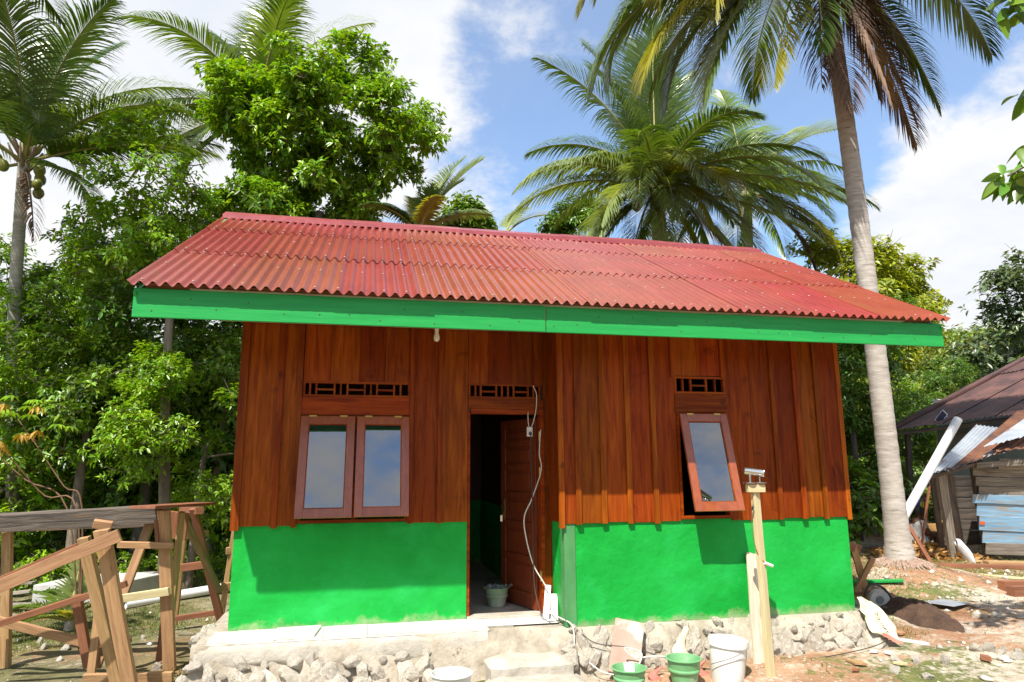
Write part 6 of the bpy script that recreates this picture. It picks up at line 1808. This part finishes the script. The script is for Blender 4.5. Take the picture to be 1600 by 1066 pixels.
# head details, hair, clothes
hc = pp_(.185, 0, .765)
hm_ = MB()
for i in range(9):
    t = i / 8 * math.pi * .62
    for k_ in range(16):
        a = 2 * math.pi * k_ / 16; r_ = math.sin(t)
        hm_.v.append(tuple(hc + Vector((0, 0, 1)) * math.cos(t) * .125 + (pf * math.cos(a) * .108 + pl2 * math.sin(a) * .10) * r_ - pf * .025 + Vector((0, 0, .01))))
for i in range(8):
    for k_ in range(16): a = i * 16 + k_; b2 = i * 16 + (k_ + 1) % 16; hm_.f.append((a, b2, b2 + 16, a + 16))
hm_.part('hair', hair_m, person, smooth=True)
MB().tube([hc + pf * .085 + Vector((0, 0, .0)), hc + pf * .112 + Vector((0, 0, -.035)), hc + pf * .085 + Vector((0, 0, -.045))], [.012, .018, .012], 6).part('nose', skin_m, person, smooth=True)
for s_ in (-1, 1):
    MB().tube([hc + pl2 * .085 * s_ + Vector((0, 0, -.03)), hc + pl2 * .10 * s_ + Vector((0, 0, .0)), hc + pl2 * .087 * s_ + Vector((0, 0, .03))], [.01, .014, .01], 6).part('ear', skin_m, person, smooth=True)
    MB().lathe([(0, .012), (.01, .006), (.012, 0), (.008, -.008)], 8, hc + pf * .09 + pl2 * .035 * s_ + Vector((0, 0, .005))).part('eye', cloth_w, person, smooth=True)
V = [pp_(0, 0, .16), pp_(.02, 0, .31), pp_(.07, 0, .47), pp_(.11, 0, .575)]; R_ = [.148, .142, .152, .118]; E_ = [(0, 1), (1, 2), (2, 3)]
for s_ in (-1, 1): chain(3, [pp_(.12, .165 * s_, .565), pp_(.185, .20 * s_, .44)], [.078, .074])
skin_obj('shirt', V, E_, R_, shirt_m, person)
V = [pp_(0, 0, .14)]; R_ = [.15]; E_ = []
for s_ in (-1, 1): chain(0, [pp_(.10, .11 * s_, .185), pp_(.26, .135 * s_, .31)], [.108, .098])
skin_obj('shorts', V, E_, R_, short_m, person)
MB().box(tuple(PB + Vector((-.14, -.16, -.02))), tuple(PB + Vector((.16, .16, .05)))).thing('low_stool', timber_dark, 'low wooden block under the seated person', 'stool', bevel=.008)

DB = ground_under(1452, 14.3)


def dp_(f_, l_, z_): return DB + pf * f_ + pl2 * l_ + Vector((0, 0, z_ + .02))


dog = empty('dog', DB, 'tan dog standing behind the thin stick facing the person', 'dog')
V = [dp_(.24, 0, .38), dp_(.05, 0, .36), dp_(-.14, 0, .37), dp_(-.27, 0, .44), dp_(-.36, 0, .50), dp_(-.45, 0, .47), dp_(-.52, 0, .445)]
R_ = [.10, .095, .125, .08, .075, .05, .032]; E_ = [(0, 1), (1, 2), (2, 3), (3, 4), (4, 5), (5, 6)]
chain(0, [dp_(.34, 0, .43), dp_(.43, 0, .52), dp_(.46, 0, .62)], [.035, .022, .013])
for s_ in (-1, 1):
    chain(2, [dp_(-.17, .07 * s_, .27), dp_(-.15, .075 * s_, .15), dp_(-.16, .075 * s_, .03), dp_(-.20, .075 * s_, .012)], [.05, .03, .022, .024])
    chain(0, [dp_(.22, .075 * s_, .27), dp_(.17, .08 * s_, .20), dp_(.27, .08 * s_, .12), dp_(.26, .08 * s_, .03), dp_(.22, .08 * s_, .012)], [.065, .042, .026, .021, .024])
    chain(4, [dp_(-.335, .055 * s_, .565), dp_(-.32, .075 * s_, .60)], [.03, .012])
skin_obj('body', V, E_, R_, fur_m, dog)

# ==================================================================== scatter: leaf heap, rubble, grass
def scatter_leaf_heap():
    g = np.random.default_rng(5); c = ground_under(1448, 12.9); N = 900
    u = g.normal(size=(N, 2)) * np.array([.45, .35]); z = .22 * np.exp(-(u ** 2).sum(1) / .3) * g.uniform(.2, 1, N)
    P = np.array([c.x, c.y, 0]) + u[:, :1] * np.array(pf)[None] + u[:, 1:] * np.array(pl2)[None]; P[:, 2] = ground_np(P[:, 0], P[:, 1]) + z + .02
    D_ = g.normal(size=(N, 3)); D_[:, 2] *= .4
    V, F = leaf_arrays(P, D_, g.normal(size=(N, 3)) * .6 + np.array([0, 0, 1.0]), g.uniform(.10, .22, N), .5, .2)
    tag(link('dry_leaf_heap', npmesh('dry_leaf_heap', V, F, leaf_dry)), 'heap of dry orange leaves and husks at the shed corner', 'leaf heap', None, 'stuff')


scatter_leaf_heap()


def inside_house(x, y): return (x > -.35) & (x < W + .35) & (y > -.85) & (y < BACK + .3)


def scatter_rubble():
    g = np.random.default_rng(15); N = 6500
    x = np.concatenate([g.uniform(-5, 14, N // 2), g.uniform(4.5, 12.5, N - N // 2)]); y = np.concatenate([g.uniform(-4, 12, N // 2), g.uniform(-3.5, 7, N - N // 2)])
    dens_ = vnoise(x * .8, y * .8, 71) * .6 + vnoise(x * 2.3, y * 2.3, 72) * .4
    k_ = (g.random(N) < sstep(dens_, .38, .75)) & ~inside_house(x, y); x, y = x[k_], y[k_]; n = len(x)
    s = .008 + .03 * g.random(n) ** 5 * 1.7
    octv = np.array([[1, 0, 0], [-1, 0, 0], [0, 1, 0], [0, -1, 0], [0, 0, 1], [0, 0, -1.0]]); octf = np.array([[0, 2, 4], [2, 1, 4], [1, 3, 4], [3, 0, 4], [2, 0, 5], [1, 2, 5], [3, 1, 5], [0, 3, 5]])
    sc = s[:, None, None] * g.uniform(.6, 1.3, (n, 6, 1)) * np.array([1.2, 1, .7])
    a = g.uniform(0, 6.28, n); ca, sa = np.cos(a)[:, None], np.sin(a)[:, None]
    L_ = octv[None] * sc
    V = np.stack([L_[:, :, 0] * ca - L_[:, :, 1] * sa + x[:, None], L_[:, :, 0] * sa + L_[:, :, 1] * ca + y[:, None], L_[:, :, 2] + (ground_np(x, y) + s * .25)[:, None]], 2).reshape(-1, 3)
    F = (np.arange(n)[:, None, None] * 6 + octf[None]).reshape(-1, 3)
    mr_ = M('pale_rubble', (0.42, 0.36, 0.28), (0.66, 0.62, 0.55), ns=3, rough=.9, island=.3)
    tag(link('rubble', npmesh('rubble', V, F, mr_)), 'pale limestone rubble strewn over the yard', 'rubble', None, 'stuff')


scatter_rubble()
gk = random.Random(19)
for i in range(26):      # larger stones in the yard, one by one
    if i < 14: px, py = gk.uniform(1480, 1600), gk.uniform(955, 1040)
    elif i < 20: px, py = gk.uniform(1390, 1480), gk.uniform(1030, 1062)
    else: px, py = gk.uniform(20, 330), gk.uniform(985, 1050)
    p = on_ground(px, py)
    if inside_house(p.x, p.y): continue
    s_ = gk.uniform(.03, .075)
    o = link('yard_stone', rocks[i % 9], None, (p.x, p.y, gz(p.x, p.y) + s_ * .25), (gk.uniform(0, 6), gk.uniform(0, 6), 0), (s_ * 1.3, s_, s_ * .7))
    if i < 20: tag(o, 'loose white limestone lump on the yard right of the house', 'stone', 'loose stones right of the house')
    else: tag(o, 'loose pale stone on the ground among the trestles', 'stone', 'loose stones by the trestles')


def scatter_grass():
    g = np.random.default_rng(25); N = 260000
    x = np.concatenate([g.uniform(-6, 16, N // 2), g.uniform(4, 13, N // 4), g.uniform(-4.5, 0, N - N // 2 - N // 4)]); y = np.concatenate([g.uniform(-4, 15, N // 2), g.uniform(-3.5, 6, N // 4), g.uniform(-2.5, 9, N - N // 2 - N // 4)])
    d = vnoise(x * .7, y * .7, 81) * .55 + vnoise(x * 1.9, y * 1.9, 82) * .3 + vnoise(x * 5, y * 5, 83) * .15
    d = d + .10 * sstep(y, 3.2, 6.5) + .06 * (x < 0)
    k_ = (g.random(N) < sstep(d, .46, .66)) & ~inside_house(x, y); x, y = x[k_], y[k_]; n = len(x)
    z = ground_np(x, y) - .004
    h = g.uniform(.018, .055, n) * (1 + .9 * (y > 8)); a = g.uniform(0, 6.28, n); w = g.uniform(.003, .007, n); ln = g.normal(size=(n, 2)) * .5
    b1 = np.stack([x + np.cos(a) * w, y + np.sin(a) * w, z], 1); b2 = np.stack([x - np.cos(a) * w, y - np.sin(a) * w, z], 1)
    t = np.stack([x + ln[:, 0] * h, y + ln[:, 1] * h, z + h], 1)
    V = np.stack([b1, b2, t], 1).reshape(-1, 3); F = np.arange(n * 3).reshape(-1, 3)
    tag(link('grass', npmesh('grass', V, F, grass_m)), 'short patchy grass growing over the yard', 'grass', None, 'stuff')


scatter_grass()
